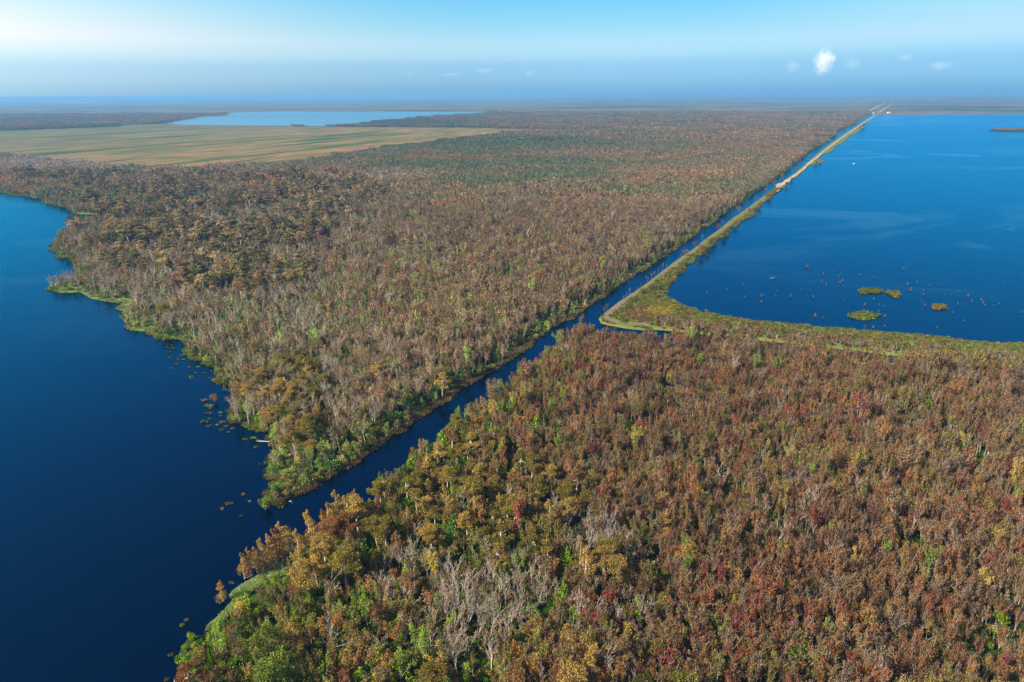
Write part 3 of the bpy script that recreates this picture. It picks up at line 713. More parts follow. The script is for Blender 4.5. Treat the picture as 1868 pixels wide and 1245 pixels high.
def scatter(kind, step, dmin, dmax, r, rad=0.0):
    x, y = grid_pts(None, step, r, dmin, dmax); ok, u, v = on_land(x, y)
    if rad:      # a whole patch has to fit: off the water and the field
        for dx, dy in ((rad, 0), (-rad, 0), (0, rad), (0, -rad)): ok &= on_land(x + dx, y + dy)[0]
    x, y, u, v = x[ok], y[ok], u[ok], v[ok]
    # skip the marsh edges: nothing tall on them
    mar = inside(u, v, [(376, 1152), (399, 1128), (419, 1108), (421, 1084), (440, 1071), (480, 1047), (522, 1026), (526, 1047), (500, 1058), (470, 1072), (446, 1092), (425, 1117), (392, 1148)])
    mar |= inside(u, v, [(200, 547), (240, 545), (248, 562), (236, 572), (205, 566)])
    x, y, u, v = x[~mar], y[~mar], u[~mar], v[~mar]
    hh = dict(cypress=14.0, maple=11.0, bare=14.5, thin=10, shrub=3.0, vine=6.5).get(kind, 8)
    tu, tv = pix(x, y, hh); nf = inside(x, y, NEAR_LAND_W); okt = ~nf | (nf & (tu > 1230)) | nf & inside(tu, tv + 4 - 8 * r.random(len(x)), TREE_A)
    x, y, u, v = x[okt], y[okt], u[okt], v[okt]
    if kind != 'clump':
        vis = (u > -60) & (u < 1930) & (v < 1330)
        x, y, u, v = x[vis], y[vis], u[vis], v[vis]
    d = dens(u, v, x, y)
    if kind in d:
        sd_ = shore_dist(x, y); fz = ~d['near'] & (u > 500)     # low growth along the canal bank
        if kind == 'cypress': d[kind] = d[kind] * np.clip(sd_ / 5, .3, 1)
        if kind in ('maple', 'bare', 'thin'): d[kind] = d[kind] * np.where(fz, np.clip((sd_ - 4) / 14, 0.04, 1), np.where(~d['near'], np.clip(sd_ / 8, .25, 1), 1))
        keep = r.random(len(x)) < d[kind]
        x, y, u, v = x[keep], y[keep], u[keep], v[keep]; d = {k: a[keep] for k, a in d.items()}
    tk = tint_of(r, kind if kind != 'clump' else 'maple', u, v, x, y, d)
    return dict(x=x, y=y, u=u, v=v, k=tk, near=d['near'])

TREE_A = np.array(TREELINE + [(2300, 1500), (351, 1500)], float)
HT = dict(cypress=12.5, maple=8.5, bare=11, thin=8, shrub=2.5, vine=4)
def stand(u, v):
    """leaf paleness of the stands: lighter, yellower leaves near the left lake and canal mouth"""
    k = np.clip((1150 - u) / 350, 0, 1) * np.clip((v - 420) / 200, 0, 1); k = np.asarray(k, float)[..., None]
    return 1 + k * np.array((.32, .33, .12))
coll_cache = {}
def source_collection(kind):
    if kind in coll_cache: return coll_cache[kind]
    c = bpy.data.collections.new('source_' + kind)
    for i, (a, b, m) in enumerate(KINDS[kind]):
        o = bpy.data.objects.new('%s_%02d' % (kind, i), m); c.objects.link(o)
    coll_cache[kind] = c; return c

def stuff_instances(name, parts, label=None):
    """parts: list of (kind, x, y, z, rot, scale(n,3), tint). One object: a points mesh + one geometry nodes tree"""
    V = []; KI = []; IDX = []; ROT = []; SC = []; TI = []
    kinds = []
    for kind, x, y, z, rot, s, ti in parts:
        if kind not in kinds: kinds.append(kind)
        n = len(x); V.append(np.stack([x, y, z], 1)); KI.append(np.full(n, kinds.index(kind))); IDX.append(rng.integers(0, len(KINDS[kind]), n))
        ROT.append(rot); SC.append(s); TI.append(ti)
    V = np.concatenate(V); me = bpy.data.meshes.new(name); me.vertices.add(len(V)); me.vertices.foreach_set('co', V.astype(np.float32).ravel())
    def attr(nm, ty, a, key='value'):
        at = me.attributes.new(nm, ty, 'POINT'); at.data.foreach_set(key, np.ascontiguousarray(a).ravel())
    attr('kd', 'INT', np.concatenate(KI).astype(np.int32)); attr('idx', 'INT', np.concatenate(IDX).astype(np.int32))
    attr('rot', 'FLOAT_VECTOR', np.concatenate(ROT).astype(np.float32), 'vector'); attr('scl', 'FLOAT_VECTOR', np.concatenate(SC).astype(np.float32), 'vector')
    T4 = np.ones((len(V), 4), np.float32); T4[:, :3] = np.concatenate(TI); attr('tint', 'FLOAT_COLOR', T4, 'color')
    o = mesh_obj(name, me); o['kind'] = 'stuff'
    if label: o['label'] = label
    ng = bpy.data.node_groups.new(name, 'GeometryNodeTree')
    ng.interface.new_socket('Geometry', in_out='INPUT', socket_type='NodeSocketGeometry'); ng.interface.new_socket('Geometry', in_out='OUTPUT', socket_type='NodeSocketGeometry')
    N = ng.nodes; gi = N.new('NodeGroupInput'); go = N.new('NodeGroupOutput'); L_ = ng.links.new
    def na(nm, ty):
        a = N.new('GeometryNodeInputNamedAttribute'); a.data_type = ty; a.inputs[0].default_value = nm; return a.outputs[0]
    join = N.new('GeometryNodeJoinGeometry')
    for i, kind in enumerate(kinds):
        ci = N.new('GeometryNodeCollectionInfo'); ci.inputs['Collection'].default_value = source_collection(kind); ci.inputs['Separate Children'].default_value = True; ci.inputs['Reset Children'].default_value = True
        ip = N.new('GeometryNodeInstanceOnPoints'); L_(gi.outputs[0], ip.inputs['Points']); L_(ci.outputs[0], ip.inputs['Instance']); ip.inputs['Pick Instance'].default_value = True
        cp = N.new('FunctionNodeCompare'); cp.data_type = 'INT'; cp.operation = 'EQUAL'; L_(na('kd', 'INT'), cp.inputs[2]); cp.inputs[3].default_value = i
        L_(cp.outputs[0], ip.inputs['Selection']); L_(na('idx', 'INT'), ip.inputs['Instance Index'])
        L_(na('rot', 'FLOAT_VECTOR'), ip.inputs['Rotation']); L_(na('scl', 'FLOAT_VECTOR'), ip.inputs['Scale'])
        L_(ip.outputs[0], join.inputs[0])
    L_(join.outputs[0], go.inputs[0])
    md = o.modifiers.new('plants', 'NODES'); md.node_group = ng
    return o

def pack(kind, S, sel, smin=0.75, smax=1.2, tilt=0.06, z=0.0, bright=1.0):
    n = int(sel.sum()); s = rng.uniform(smin, smax, n) * (0.72 + 0.56 * fnoise(S['x'][sel], S['y'][sel], 22, 301)) * np.where(rng.random(n) < .07, 1.45, 1.0); wn = .86 if kind.startswith('maple') else 1.0; ss = np.stack([s * wn * rng.uniform(.8, 1.15, n), s * wn * rng.uniform(.8, 1.15, n), s * rng.uniform(.85, 1.15, n)], 1)
    rot = np.stack([rng.normal(0, tilt, n), rng.normal(0, tilt, n), rng.uniform(0, 6.28, n)], 1)
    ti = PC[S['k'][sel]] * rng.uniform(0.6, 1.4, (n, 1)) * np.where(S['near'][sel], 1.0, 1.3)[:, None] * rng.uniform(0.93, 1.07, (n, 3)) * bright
    ti = ti * stand(S['u'][sel], S['v'][sel])
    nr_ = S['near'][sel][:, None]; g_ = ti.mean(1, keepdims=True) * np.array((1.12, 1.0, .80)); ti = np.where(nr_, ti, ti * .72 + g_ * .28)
    return (kind, S['x'][sel], S['y'][sel], np.full(n, z), rot, ss, ti)

# ------------------------------------------------------------------ words for labels
CW = dict(rust='rusty brown', brick='brick red', orange='orange', olive='olive', brown='dull brown', mauve='grey-brown', yellow='yellow', crimson='crimson', tan='tan', lime='lime green', green='dark green', gold='golden', ochre='ochre', moss='mossy green', reed='pale green')
def place_words(x, y, z=0.0):
    u, v = pix(np.array([x]), np.array([y]), z); a = max(0.0, min(100.0, u[0] / 18.68)); b = max(0.0, min(100.0, v[0] / 12.45))
    return '%.1f%% across, %.1f%% down' % (a, b)
def where_words(x, y):
    u, v = pix(np.array([x]), np.array([y])); u, v = u[0], v[0]
    if inside(np.array([x]), np.array([y]), NEAR_LAND_W)[0]:
        if u < 560: return 'on the near lake point'
        if u < 1150 and v < 950: return 'beside the canal'
        if u > 1250: return 'at lower right'
        return 'at lower centre'
    return 'across the canal'

def plant(name, kind, var, x, y, rz, s, tname, label, cat, group, z=0.0, tilt=(0, 0)):
    tm, cm, _ = KINDS[kind][var % len(KINDS[kind])]
    root = empty(name, (x, y, z), rz, s); root.rotation_euler = (tilt[0], tilt[1], rz)
    tag(root, label, cat, group)
    c = np.array(PAL[tname]) * random.uniform(.85, 1.15); pu, pv = pix(np.array([x]), np.array([y])); c = c * stand(pu, pv)[0]
    for nm, me in (('trunk', tm), ('crown', cm)):
        if me is None: continue
        o = bpy.data.objects.new(nm, me); col.objects.link(o); o.parent = root
        o['tint'] = [float(q) for q in c]
    return root

THING = dict(cypress=('cypress_tree', 'cypress', '%s flat-topped cypress', 'cypresses of the swamp forest', 250),
             maple=('maple_tree', 'maple', '%s slender young maple', 'maples of the near forest', 300),
             bare=('bare_tree', 'bare tree', 'leafless tree with %s limbs', 'bare trees of the swamp forest', 290),
             shrub=('shrub', 'shrub', '%s rounded leafy shrub', 'shrubs under the trees', 290))
MID = 420.0
parts_of = {}
r = np.random.default_rng(99)
for kind, step in (('cypress', 7.4), ('bare', 3.8), ('thin', 4.4), ('maple', 2.85), ('vine', 4.4), ('shrub', 2.7)):
    S = scatter(kind, step, 95, 950, r)
    dist = np.hypot(S['x'], S['y'])
    near = dist < MID; indiv = np.zeros(len(dist), bool)
    if kind in THING:
        nm, cat, words_, grp, cnt = THING[kind]
        # those that show largest: the nearest that are in the frame
        uu, vv = pix(S['x'], S['y'], HT[kind] * 0.6); infr = (uu > 5) & (uu < 1863) & (vv < 1240) & (vv > 0)
        cand = np.where(infr)[0]; cand = cand[np.argsort(np.hypot(dist[cand], H))][:cnt]; indiv[cand] = True
        for i in cand:
            x, y = float(S['x'][i]), float(S['y'][i]); tn = PN[S['k'][i]]; s = float(r.uniform(.75, 1.2))
            wd = CW[tn] if kind != 'bare' else ('grey' if tn in ('mauve', 'brown') else 'ivory')
            lab = words_ % wd + ' ' + where_words(x, y) + ', ' + place_words(x, y, HT[kind] * .6 * s)
            kk_ = kind if kind != 'cypress' or r.random() < .6 else 'conical'
            if kind == 'cypress': s *= .93
            if kk_ == 'conical': lab = lab.replace('flat-topped', 'upright')
            plant(nm, kk_, int(r.integers(0, 50)), x, y, float(r.uniform(0, 6.28)), s, tn, lab, cat, grp, tilt=(float(r.normal(0, .05)), float(r.normal(0, .05))))
    lst = parts_of.setdefault('maple_trees' if kind == 'maple' else 'cypress_trees' if kind == 'cypress' else 'shrubs' if kind in ('shrub', 'vine') else 'bare_trees', [])
    lst.append(pack(kind, S, near & ~indiv)); lst.append(pack(kind + '_m', S, ~near & ~indiv))
LB = dict(maple_trees='rust, red and olive young maples packed through the swamp forest', cypress_trees='olive and golden cypresses scattered over the forest left of the canal',
          shrubs='green shrubs and vines between the trees', bare_trees='grey leafless trees standing among the leafy ones')
for nm, pr in parts_of.items(): stuff_instances(nm, pr, LB[nm])

# far forest as patches of canopy
S1 = scatter('clump', 13.0, 930, 2300, r, 6.5); S2 = scatter('clump', 34.0, 2270, 6500, r, 17.0)
S3 = scatter('cypress', 11.0, 940, 1700, r)
def regional(S):
    """tints of the far canopy by stand"""
    u, v, x, y = S['u'], S['v'], S['x'], S['y']; q = fnoise(x, y, 260, 61); q2 = fnoise(x, y, 120, 71)
    c = np.tile(np.array((.245, .165, .085)), (len(u), 1)); 
    def to(colr, a): 
        nonlocal c; a = np.clip(a, 0, 1)[:, None]; c = c * (1 - a) + np.array(colr) * a
    to((.13, .15, .06), (q - .47) * 4); to((.34, .16, .07), (q2 - .55) * 4)
    to((.10, .13, .055), ell(u, v, 900, 266, 330, 13) * 1.0); to((.11, .12, .06), ell(u, v, 750, 225, 150, 9)); to((.11, .14, .06), ell(u, v, 1000, 300, 330, 8) * .7)
    to((.31, .14, .085), ell(u, v, 1360, 268, 120, 12) * .6); to((.31, .16, .085), ell(u, v, 1050, 285, 130, 6) * .5)
    to((.34, .27, .20), ell(u, v, 100, 300, 300, 14) * .9); to((.34, .27, .20), ell(u, v, 680, 325, 120, 6) * .7)
    to((.09, .13, .045), np.clip(1 - np.abs(v - np.interp(u, [1200, 1590], [470, 207])) / 9, 0, 1) * (u > 1150) * .8)
    c = c * np.interp(v, [215, 330], [.85, 1.05])[:, None]
    return c * rng.uniform(.85, 1.15, (len(u), 1))
a1 = list(pack('clump', S1, np.ones(len(S1['x']), bool), .9, 1.15, 0)); a1[6] = regional(S1)
a2 = list(pack('bigclump', S2, np.ones(len(S2['x']), bool), .9, 1.15, 0)); a2[6] = regional(S2)
a3 = pack('cypress_m', S3, np.ones(len(S3['x']), bool))
print('clumps', len(S1['x']), len(S2['x']), len(S3['x']))
stuff_instances('forest', [tuple(a1), tuple(a2), a3], 'brown and mauve swamp forest stretching to the far dam')
for k, pr in parts_of.items(): print(k, sum(len(p[1]) for p in pr))


# ------------------------------------------------------------------ single trees the photograph shows on their own
def at(u, v, z=0.0):
    p = gp(u, v, z); return float(p[0]), float(p[1])
def put(kind, u, v, s, tn, label, name=None, cat=None, group=None, var=None, z=0.0):
    x, y = at(u, v, z); nm = name or THING[kind][0]
    return plant(nm, kind, var if var is not None else random.randrange(50), x, y, random.uniform(0, 6.28), s, tn, label, cat or THING[kind][1], group, z)
put('conical', 407, 1096, 0.56, 'gold', 'small golden cypress standing alone in the lake off the near point', 'cypress_tree', 'cypress')
put('shrub', 485, 931, 1.35, 'lime', 'round green bush in the water at the tip of the wooded point')
put('shrub', 488, 928, 0.9, 'moss', 'low mossy half of the round bush at the tip of the wooded point')
put('shrub', 391, 734, 1.35, 'rust', 'reddish lone bush standing in the lake among floating mats')
put('maple', 488, 786, 0.9, 'orange', 'orange-red tree at the water edge in the small bay', 'maple_tree', 'maple')
CON = [(447, 1056), (458, 1050), (470, 1046), (482, 1040), (494, 1034), (506, 1029), (518, 1024), (530, 1016), (569, 1006), (592, 990), (604, 982), (618, 966), (634, 958), (652, 950), (548, 1066), (580, 1062), (662, 1004), (610, 1050), (548, 1030), (640, 1035)]
for i, (u, v) in enumerate(CON):
    x, y = at(u, v)
    plant('cypress_tree', 'conical', i, x, y, i * 1.3, [0.72, .7, .78, .85, .95, 1.0, 1.0, .95, 1.12, 1.0, 1.05, 1.05, .95, .9][i % 14] * .95, ['gold', 'orange', 'gold', 'ochre'][i % 4],
          '%s upright column-shaped cypress, %s' % (['golden', 'orange', 'golden', 'ochre'][i % 4], place_words(x, y, 6)), 'cypress', 'column-shaped cypresses at the canal mouth')
for i, (u, v) in enumerate([(94, 527), (102, 525), (109, 527), (118, 523), (124, 526), (131, 522)]):
    put('bare', u, v, .95, 'mauve', 'pale leafless tree on the thin grassy spit, number %d from its tip' % (i + 1), 'bare_tree', 'bare tree', 'bare trees on the spit')
# trees and bushes on the embankment
EMB = [('bare', 1103, 578, .95, 'mauve'), ('bare', 1108, 570, .8, 'mauve'), ('bare', 1136, 547, .6, 'tan'), ('bare', 1142, 541, .6, 'mauve'), ('bare', 1150, 536, .65, 'tan'), ('bare', 1161, 530, .5, 'mauve'), ('bare', 1168, 524, .5, 'brown'),
       ('bare', 1181, 514, .55, 'mauve'), ('bare', 1188, 509, .6, 'mauve'), ('bare', 1194, 504, .6, 'tan'), ('bare', 1200, 499, .6, 'mauve'), ('bare', 1208, 494, .6, 'tan'), ('bare', 1216, 489, .5, 'mauve'),
       ('shrub', 1152, 551, 1.1, 'green'), ('shrub', 1158, 553, .9, 'moss'), ('shrub', 1172, 537, 1.1, 'green'), ('shrub', 1186, 532, 1.3, 'olive'), ('shrub', 1193, 526, 1.3, 'mauve'), ('shrub', 1199, 520, 1.2, 'moss'), ('shrub', 1203, 530, 1.2, 'moss'),
       ('shrub', 1133, 590, 1.0, 'green'), ('shrub', 1243, 494, 1.4, 'olive'), ('shrub', 1250, 468, 1.6, 'brown'), ('bare', 1244, 472, .7, 'mauve'), ('bare', 1250, 466, .7, 'mauve'), ('shrub', 1268, 449, 1.5, 'rust'), ('bare', 1281, 438, .6, 'mauve'),
       ('shrub', 1279, 464, 2.2, 'brown'), ('shrub', 1287, 463, 1.6, 'mauve'), ('shrub', 1297, 449, 2.4, 'moss'), ('shrub', 1304, 443, 1.8, 'olive'), ('shrub', 1320, 434, 2.0, 'brown'), ('shrub', 1326, 426, 1.6, 'mauve'), ('shrub', 1342, 413, 1.8, 'olive'), ('shrub', 1310, 416, 1.3, 'rust'), ('shrub', 1318, 408, 1.3, 'mauve'),
       ('shrub', 1348, 386, 1.6, 'mauve'), ('shrub', 1367, 389, 1.8, 'brown'), ('shrub', 1376, 387, 1.8, 'brown'), ('shrub', 1386, 378, 1.8, 'olive'), ('shrub', 1381, 366, 1.6, 'brown'), ('shrub', 1405, 362, 2.0, 'rust'), ('shrub', 1397, 350, 1.8, 'mauve'), ('shrub', 1412, 339, 1.8, 'rust'), ('shrub', 1428, 327, 2.2, 'rust'),
       ('shrub', 1436, 340, 1.8, 'moss'), ('shrub', 1445, 330, 2.0, 'olive'), ('shrub', 1452, 311, 2.0, 'brown'), ('shrub', 1463, 302, 2.0, 'rust'), ('shrub', 1476, 291, 2.4, 'green'), ('shrub', 1488, 299, 2.2, 'olive'), ('shrub', 1496, 296, 2.2, 'brown'), ('shrub', 1568, 236, 4.0, 'brown'), ('shrub', 1574, 233, 4.0, 'mauve'), ('shrub', 1578, 230, 4.0, 'brown')]
for k, u, v, s, tn in EMB:
    x, y = at(u, v, 0.8)
    lab = ('bare grey bush-like tree' if k == 'bare' else '%s bush' % CW[tn]) + ' on the embankment, ' + place_words(x, y, 1)
    plant('bare_tree' if k == 'bare' else 'shrub', 'thin' if k == 'bare' else k, random.randrange(50), x, y, random.uniform(0, 6.28), s * random.uniform(.75, 1.1) * (1.3 if k == 'shrub' else 1.0), tn, lab, 'bare tree' if k == 'bare' else 'shrub', 'bushes on the embankment', 0.8)

# ------------------------------------------------------------------ snags, islands and mats in the water
def make_snag(seed):
    r = np.random.default_rng(seed); W = Geo(); K = Geo(); h = r.uniform(2.2, 3.6)
    tube(W, [(0, 0, -.6), (0, 0, .2), (r.normal(0, .15), r.normal(0, .15), h)], [0.42, 0.26, 0.10], 6)
    for k in range(4):
        a = r.uniform(0, 6.3); z = h * r.uniform(.4, .9); p, rd = limb(r, (0, 0, z), (math.cos(a), math.sin(a), .7), r.uniform(.7, 1.4), .08, 3, .1, .25); tube(W, p, rd, 4)
    for k in range(4):
        a = r.uniform(0, 6.3); q, F = leaves(r, (math.cos(a) * .7, math.sin(a) * .7, .3), 26, (.6, .6, .5), .32, shell=.3); K.add(q, F)
    q, F = leaves(r, (0, 0, h * .75), 40, (.75, .75, h * .25), .3, shell=.2); K.add(q, F)
    return W.get(), K.get()
for s in range(6): KINDS.setdefault('snag', []).append(build('snag', make_snag(900 + s), MAT_BARK))
SN = [(1472.6, 488, 1.9), (1502, 502, 1.2), (1522, 495, 1), (1488, 498, .7), (1499, 515, 1), (1506.5, 521, 1.1), (1532, 516, 1.4), (1537, 514, 1.2), (1529.6, 504, .8), (1480, 519, .9), (1483.5, 542, 1), (1442, 542, 1.2), (1417, 531, .8), (1414.5, 542, .8),
      (1570, 503, 1), (1595, 508, 1.2), (1648, 492, 1.5), (1655.6, 520, 1.3), (1660.6, 530, 1.5), (1684.5, 531, .8), (1685, 539, 1), (1594, 547, 1.3), (1577, 557, 1.3), (1603.5, 557, .7), (1612.5, 559, .7), (1602, 570, 1.1), (1614, 578, 1.2), (1614, 596, .9),
      (1593, 599, 1.2), (1578, 597, .8), (1487, 578, 1.7), (1501.5, 581, .8), (1541, 548, .7), (1686.5, 559, 1.3), (1766, 541, 1.4), (1772.7, 551, 1), (1790, 548, 1), (1793, 554, 1.1), (1796, 558, 1.1), (1822, 556, 1.2), (1813.5, 558, .7), (1747, 556, 1),
      (1731, 564, .7), (1737.6, 571, .8), (1758, 587, .9), (1709.5, 599, .9), (1864, 571, 1), (1673, 515, .9), (1696.5, 521, .8), (1460, 528, .7), (1388, 541, 1.2), (1392, 540, 1.1), (1389, 552, 1.2), (1358, 543, .9), (1355, 520, .9), (1326, 530, .8), (1408, 509, .8), (1674, 437, 1.4), (1290, 536, 1.0)]
rs = random.Random(4)
for _ in range(60):
    u, v = rs.gauss(1660, 110), rs.gauss(530, 28)
    if 1420 < u < 1866 and 480 < v < 600: SN.append((u, v, rs.uniform(.25, .5)))
for i, (u, v, s) in enumerate(SN):
    x, y = at(u, v); sz = 'tall' if s > 1.25 else 'small' if s > .65 else 'tiny'
    plant('dead_snag', 'snag', i, x, y, i * 1.7, s * .62, ['olive', 'moss', 'brown', 'moss'][i % 4], '%s dead snag in the right lake, %s' % (sz, place_words(x, y, 1)), 'snag', 'dead snags in the right lake')

def mound(name, outline, hgt, mat, parent):
    n = len(outline); c = np.mean(outline, 0); V = [(*p, -0.2) for p in outline] + [(*(c + (np.array(p) - c) * .75), hgt * .7) for p in outline] + [(*c, hgt)]
    F = [(i, (i + 1) % n, n + (i + 1) % n, n + i) for i in range(n)] + [(n + i, n + (i + 1) % n, 2 * n) for i in range(n)]
    a = np.array(outline); area = np.sum(a[:, 0] * np.roll(a[:, 1], -1) - np.roll(a[:, 0], -1) * a[:, 1])
    if area < 0: F = [f[::-1] for f in F]
    return mesh_obj(name, np_mesh(name, V, F), mat, parent)
def leafy(name, pts_xy, n, size, hgt, tn, parent, seed):
    """low plants covering a small piece of ground: one mesh of many small leaves"""
    r = np.random.default_rng(seed); K = Geo(); c = np.mean(pts_xy, 0); m = len(pts_xy); P = np.array(pts_xy); k = r.integers(0, m, n); f = r.random(n)[:, None]; e = P[k] * f + P[(k + 1) % m] * (1 - f)
    q = c + (e - c) * (r.random((n, 1)) ** .5) * 1.02
    for (x, y) in q:
        a, F = leaves(r, (x, y, hgt * r.uniform(.3, .9)), 3, (size * .7, size * .7, hgt * .45), size); K.add(a, F)
    V, F = K.get(); me = np_mesh(name, V, F); me.materials.append(MAT_LEAF); set_tcol(me)
    o = bpy.data.objects.new(name, me); col.objects.link(o); o.parent = parent; o['tint'] = [float(q) for q in PAL[tn]]; return o
ISL = [('long diamond-shaped grassy island with a bright green rim', [(1545, 578), (1555, 572), (1573, 568), (1592, 572), (1607, 576), (1595, 580), (1586, 585), (1565, 584), (1552, 582)], 'moss', 'lime'),
       ('long ragged grassy islet, largest of the upper group', [(1567, 532), (1572, 528), (1590, 528), (1602, 527), (1613, 530), (1608, 535), (1590, 535), (1578, 537), (1569, 536)], 'moss', 'olive'),
       ('small broken grassy islet right of the long ragged one', [(1618, 530), (1624, 535), (1632, 532), (1640, 534), (1642, 544), (1634, 545), (1625, 540), (1617, 536)], 'olive', 'moss'),
       ('dark small grassy islet farthest to the right', [(1700, 560), (1708, 556), (1718, 556), (1727, 561), (1724, 565), (1712, 566), (1702, 565)], 'olive', 'brown'),
       ('long low brown islet far out near the right edge of the photo', [(1806, 237.6), (1825, 236.6), (1850, 236.4), (1885, 236.8), (1880, 238.6), (1850, 239), (1825, 238.8)], 'brown', 'mauve')]
for i, (lab, pl, t1, t2) in enumerate(ISL):
    big = 4.0 if i == 4 else 1.0
    W_ = np.array(rough(poly_w(pl + pl[:1]), .15, 2, 20 + i, 1.2)[:-1]); c = W_.mean(0); root = empty('grassy_island', (float(c[0]), float(c[1]), 0.0)); tag(root, lab, 'island', 'grassy islands in the right lake')
    O = W_ - c; mound('mound', [tuple(p) for p in O], 0.6, MAT_BANK, root); leafy('grass', O, int(480 * big), .7 * big, 1.2 * big, t1, root, 30 + i); leafy('rim_plants', O * 1.04, 160, .9, .8, t2, root, 40 + i)
cr = lambda x, y: (300 + x / 5.66, 600 + y / 5.66)
MT = [(*cr(50, 110), 3), (*cr(35, 165), 3), (*cr(30, 195), 3), (*cr(80, 175), 3), (*cr(88, 205), 6), (*cr(48, 248), 4), (*cr(45, 302), 4), (*cr(65, 412), 3.5), (*cr(178, 285), 4), (*cr(150, 308), 4), (*cr(140, 325), 3), (*cr(197, 322), 4), (*cr(122, 367), 4), (*cr(213, 175), 3),
      (*cr(258, 400), 4), (*cr(345, 398), 4), (*cr(323, 460), 4), (*cr(415, 462), 4), (*cr(487, 437), 3), (*cr(270, 497), 5), (*cr(275, 515), 7), (*cr(457, 513), 4), (*cr(418, 738), 10), (*cr(450, 797), 14), (*cr(475, 823), 5), (*cr(430, 877), 4), (*cr(470, 880), 4), (*cr(580, 870), 5),
      (*cr(583, 905), 3), (*cr(458, 937), 7), (*cr(437, 965), 5), (*cr(398, 955), 4), (*cr(395, 972), 4), (*cr(460, 1010), 9), (*cr(595, 968), 10), (*cr(548, 998), 4), (*cr(635, 1010), 5), (*cr(582, 1048), 8), (*cr(702, 1035), 6), (*cr(662, 1072), 2), (*cr(835, 1145), 7), (*cr(920, 1132), 9),
      (*cr(1055, 1138), 5), (*cr(965, 1160), 5), (*cr(948, 1228), 7), (475, 848, 3), (444, 903, 3.5), (455, 916, 2), (418, 920, 11), (440, 943, 2), (406, 929, 4), (466, 817, 3), (192, 562, 4), (203, 574, 3), (340, 1133, 4), (333, 1142, 3), (312, 1196, 3.5), (305, 1241, 2.5), (423, 1064, 3)]
for i, (u, v, wd) in enumerate(MT):
    x, y = at(u, v); zc = y * math.cos(PITCH) + H * math.sin(PITCH); rad = max(0.5, wd * zc / FPX * (5.66 / 5.66) * .62) * 1.15
    root = empty('floating_mat', (x, y, 0.06)); col_w = ['olive', 'moss', 'tan', 'lime'][i % 4] if i != 41 else 'lime'
    tag(root, '%s floating plant mat, left lake, %s' % (CW[col_w], place_words(x, y)), 'plant mat', 'floating plant mats on the left lake')
    rr = random.Random(i); O = [(math.cos(a) * rad * rr.uniform(.6, 1.1), math.sin(a) * rad * .75 * rr.uniform(.6, 1.1)) for a in np.arange(9) * 2 * math.pi / 9]
    mound('mat', O, .12, MAT_TRACK, root); leafy('leaves', np.array(O), int(25 + 12 * rad), .45, .35, col_w, root, 60 + i)
# fallen log in the bay
def log(u, v, L, ang, label):
    x, y = at(u, v); r = np.random.default_rng(3); W = Geo(); tube(W, [(-L / 2, 0, .1), (0, .2, .25), (L / 2, 0, .3)], [.28, .22, .1], 6); tube(W, [(L * .1, .1, .2), (L * .25, .9, .7)], [.1, .04], 4)
    V, F = W.get(); o = mesh_obj('fallen_log', np_mesh('log', V, F), MAT_PALE); o.location = (x, y, .05); o.rotation_euler = (0, 0, ang); tag(o, label, 'log')
log(484, 807, 8, -.2, 'pale fallen log lying in the dark water of the small bay')
log(1409, 508, 5, .3, 'pale drifting log at the left of the snags')

# ------------------------------------------------------------------ boat, egrets, post, buildings
MAT_WHITE = simple('white_paint', (0.78, 0.78, 0.76), .4, .05, 1.0, .5)
MAT_GREY = simple('grey_paint', (0.30, 0.31, 0.33), .6, .1, 1.0)
MAT_DARKG = simple('dark_glass', (0.03, 0.04, 0.05), .15, .1, 1.0, .5)
MAT_ROOF = simple('metal_roof', (0.62, 0.63, 0.63), .4, .1, .5, .5)
def boxes(name, L, mat, parent):
    V = []; F = []
    for (x0, x1, y0, y1, z0, z1) in L:
        n = len(V); V += [(x, y, z) for x in (x0, x1) for y in (y0, y1) for z in (z0, z1)]
        F += [tuple(n + i for i in f) for f in [(0, 1, 3, 2), (4, 6, 7, 5), (0, 4, 5, 1), (2, 3, 7, 6), (0, 2, 6, 4), (1, 5, 7, 3)]]
    return mesh_obj(name, np_mesh(name, V, F), mat, parent)
x, y = at(1558, 300); bt = empty('motor_boat', (x, y, .06), .5); tag(bt, 'small white motor boat crossing the open right lake', 'boat')
st = [(-3.4, .9, 0), (-1, 1.15, 0), (1.2, 1.05, .1), (2.6, .6, .25), (3.6, .05, .45)]; V = []; F = []
for X, hw, rise in st: V += [(X, -hw, .9 + rise), (X, -hw * .55, -.1 + rise * .5), (X, hw * .55, -.1 + rise * .5), (X, hw, .9 + rise)]
for i in range(len(st) - 1):
    for k in range(3): a = i * 4 + k; F.append((a, a + 1, a + 5, a + 4))
    F.append((i * 4 + 3, i * 4, i * 4 + 4, i * 4 + 7))
F += [(0, 3, 2, 1)]
mesh_obj('hull', np_mesh('hull', V, F), MAT_WHITE, bt)
boxes('cabin', [(-1.2, 1.0, -.75, .75, .9, 2.0)], MAT_WHITE, bt); boxes('windshield', [(1.0, 1.08, -.65, .65, 1.35, 1.9)], MAT_DARKG, bt); boxes('outboard_motor', [(-4.0, -3.42, -.22, .22, -.2, 1.2)], MAT_GREY, bt)

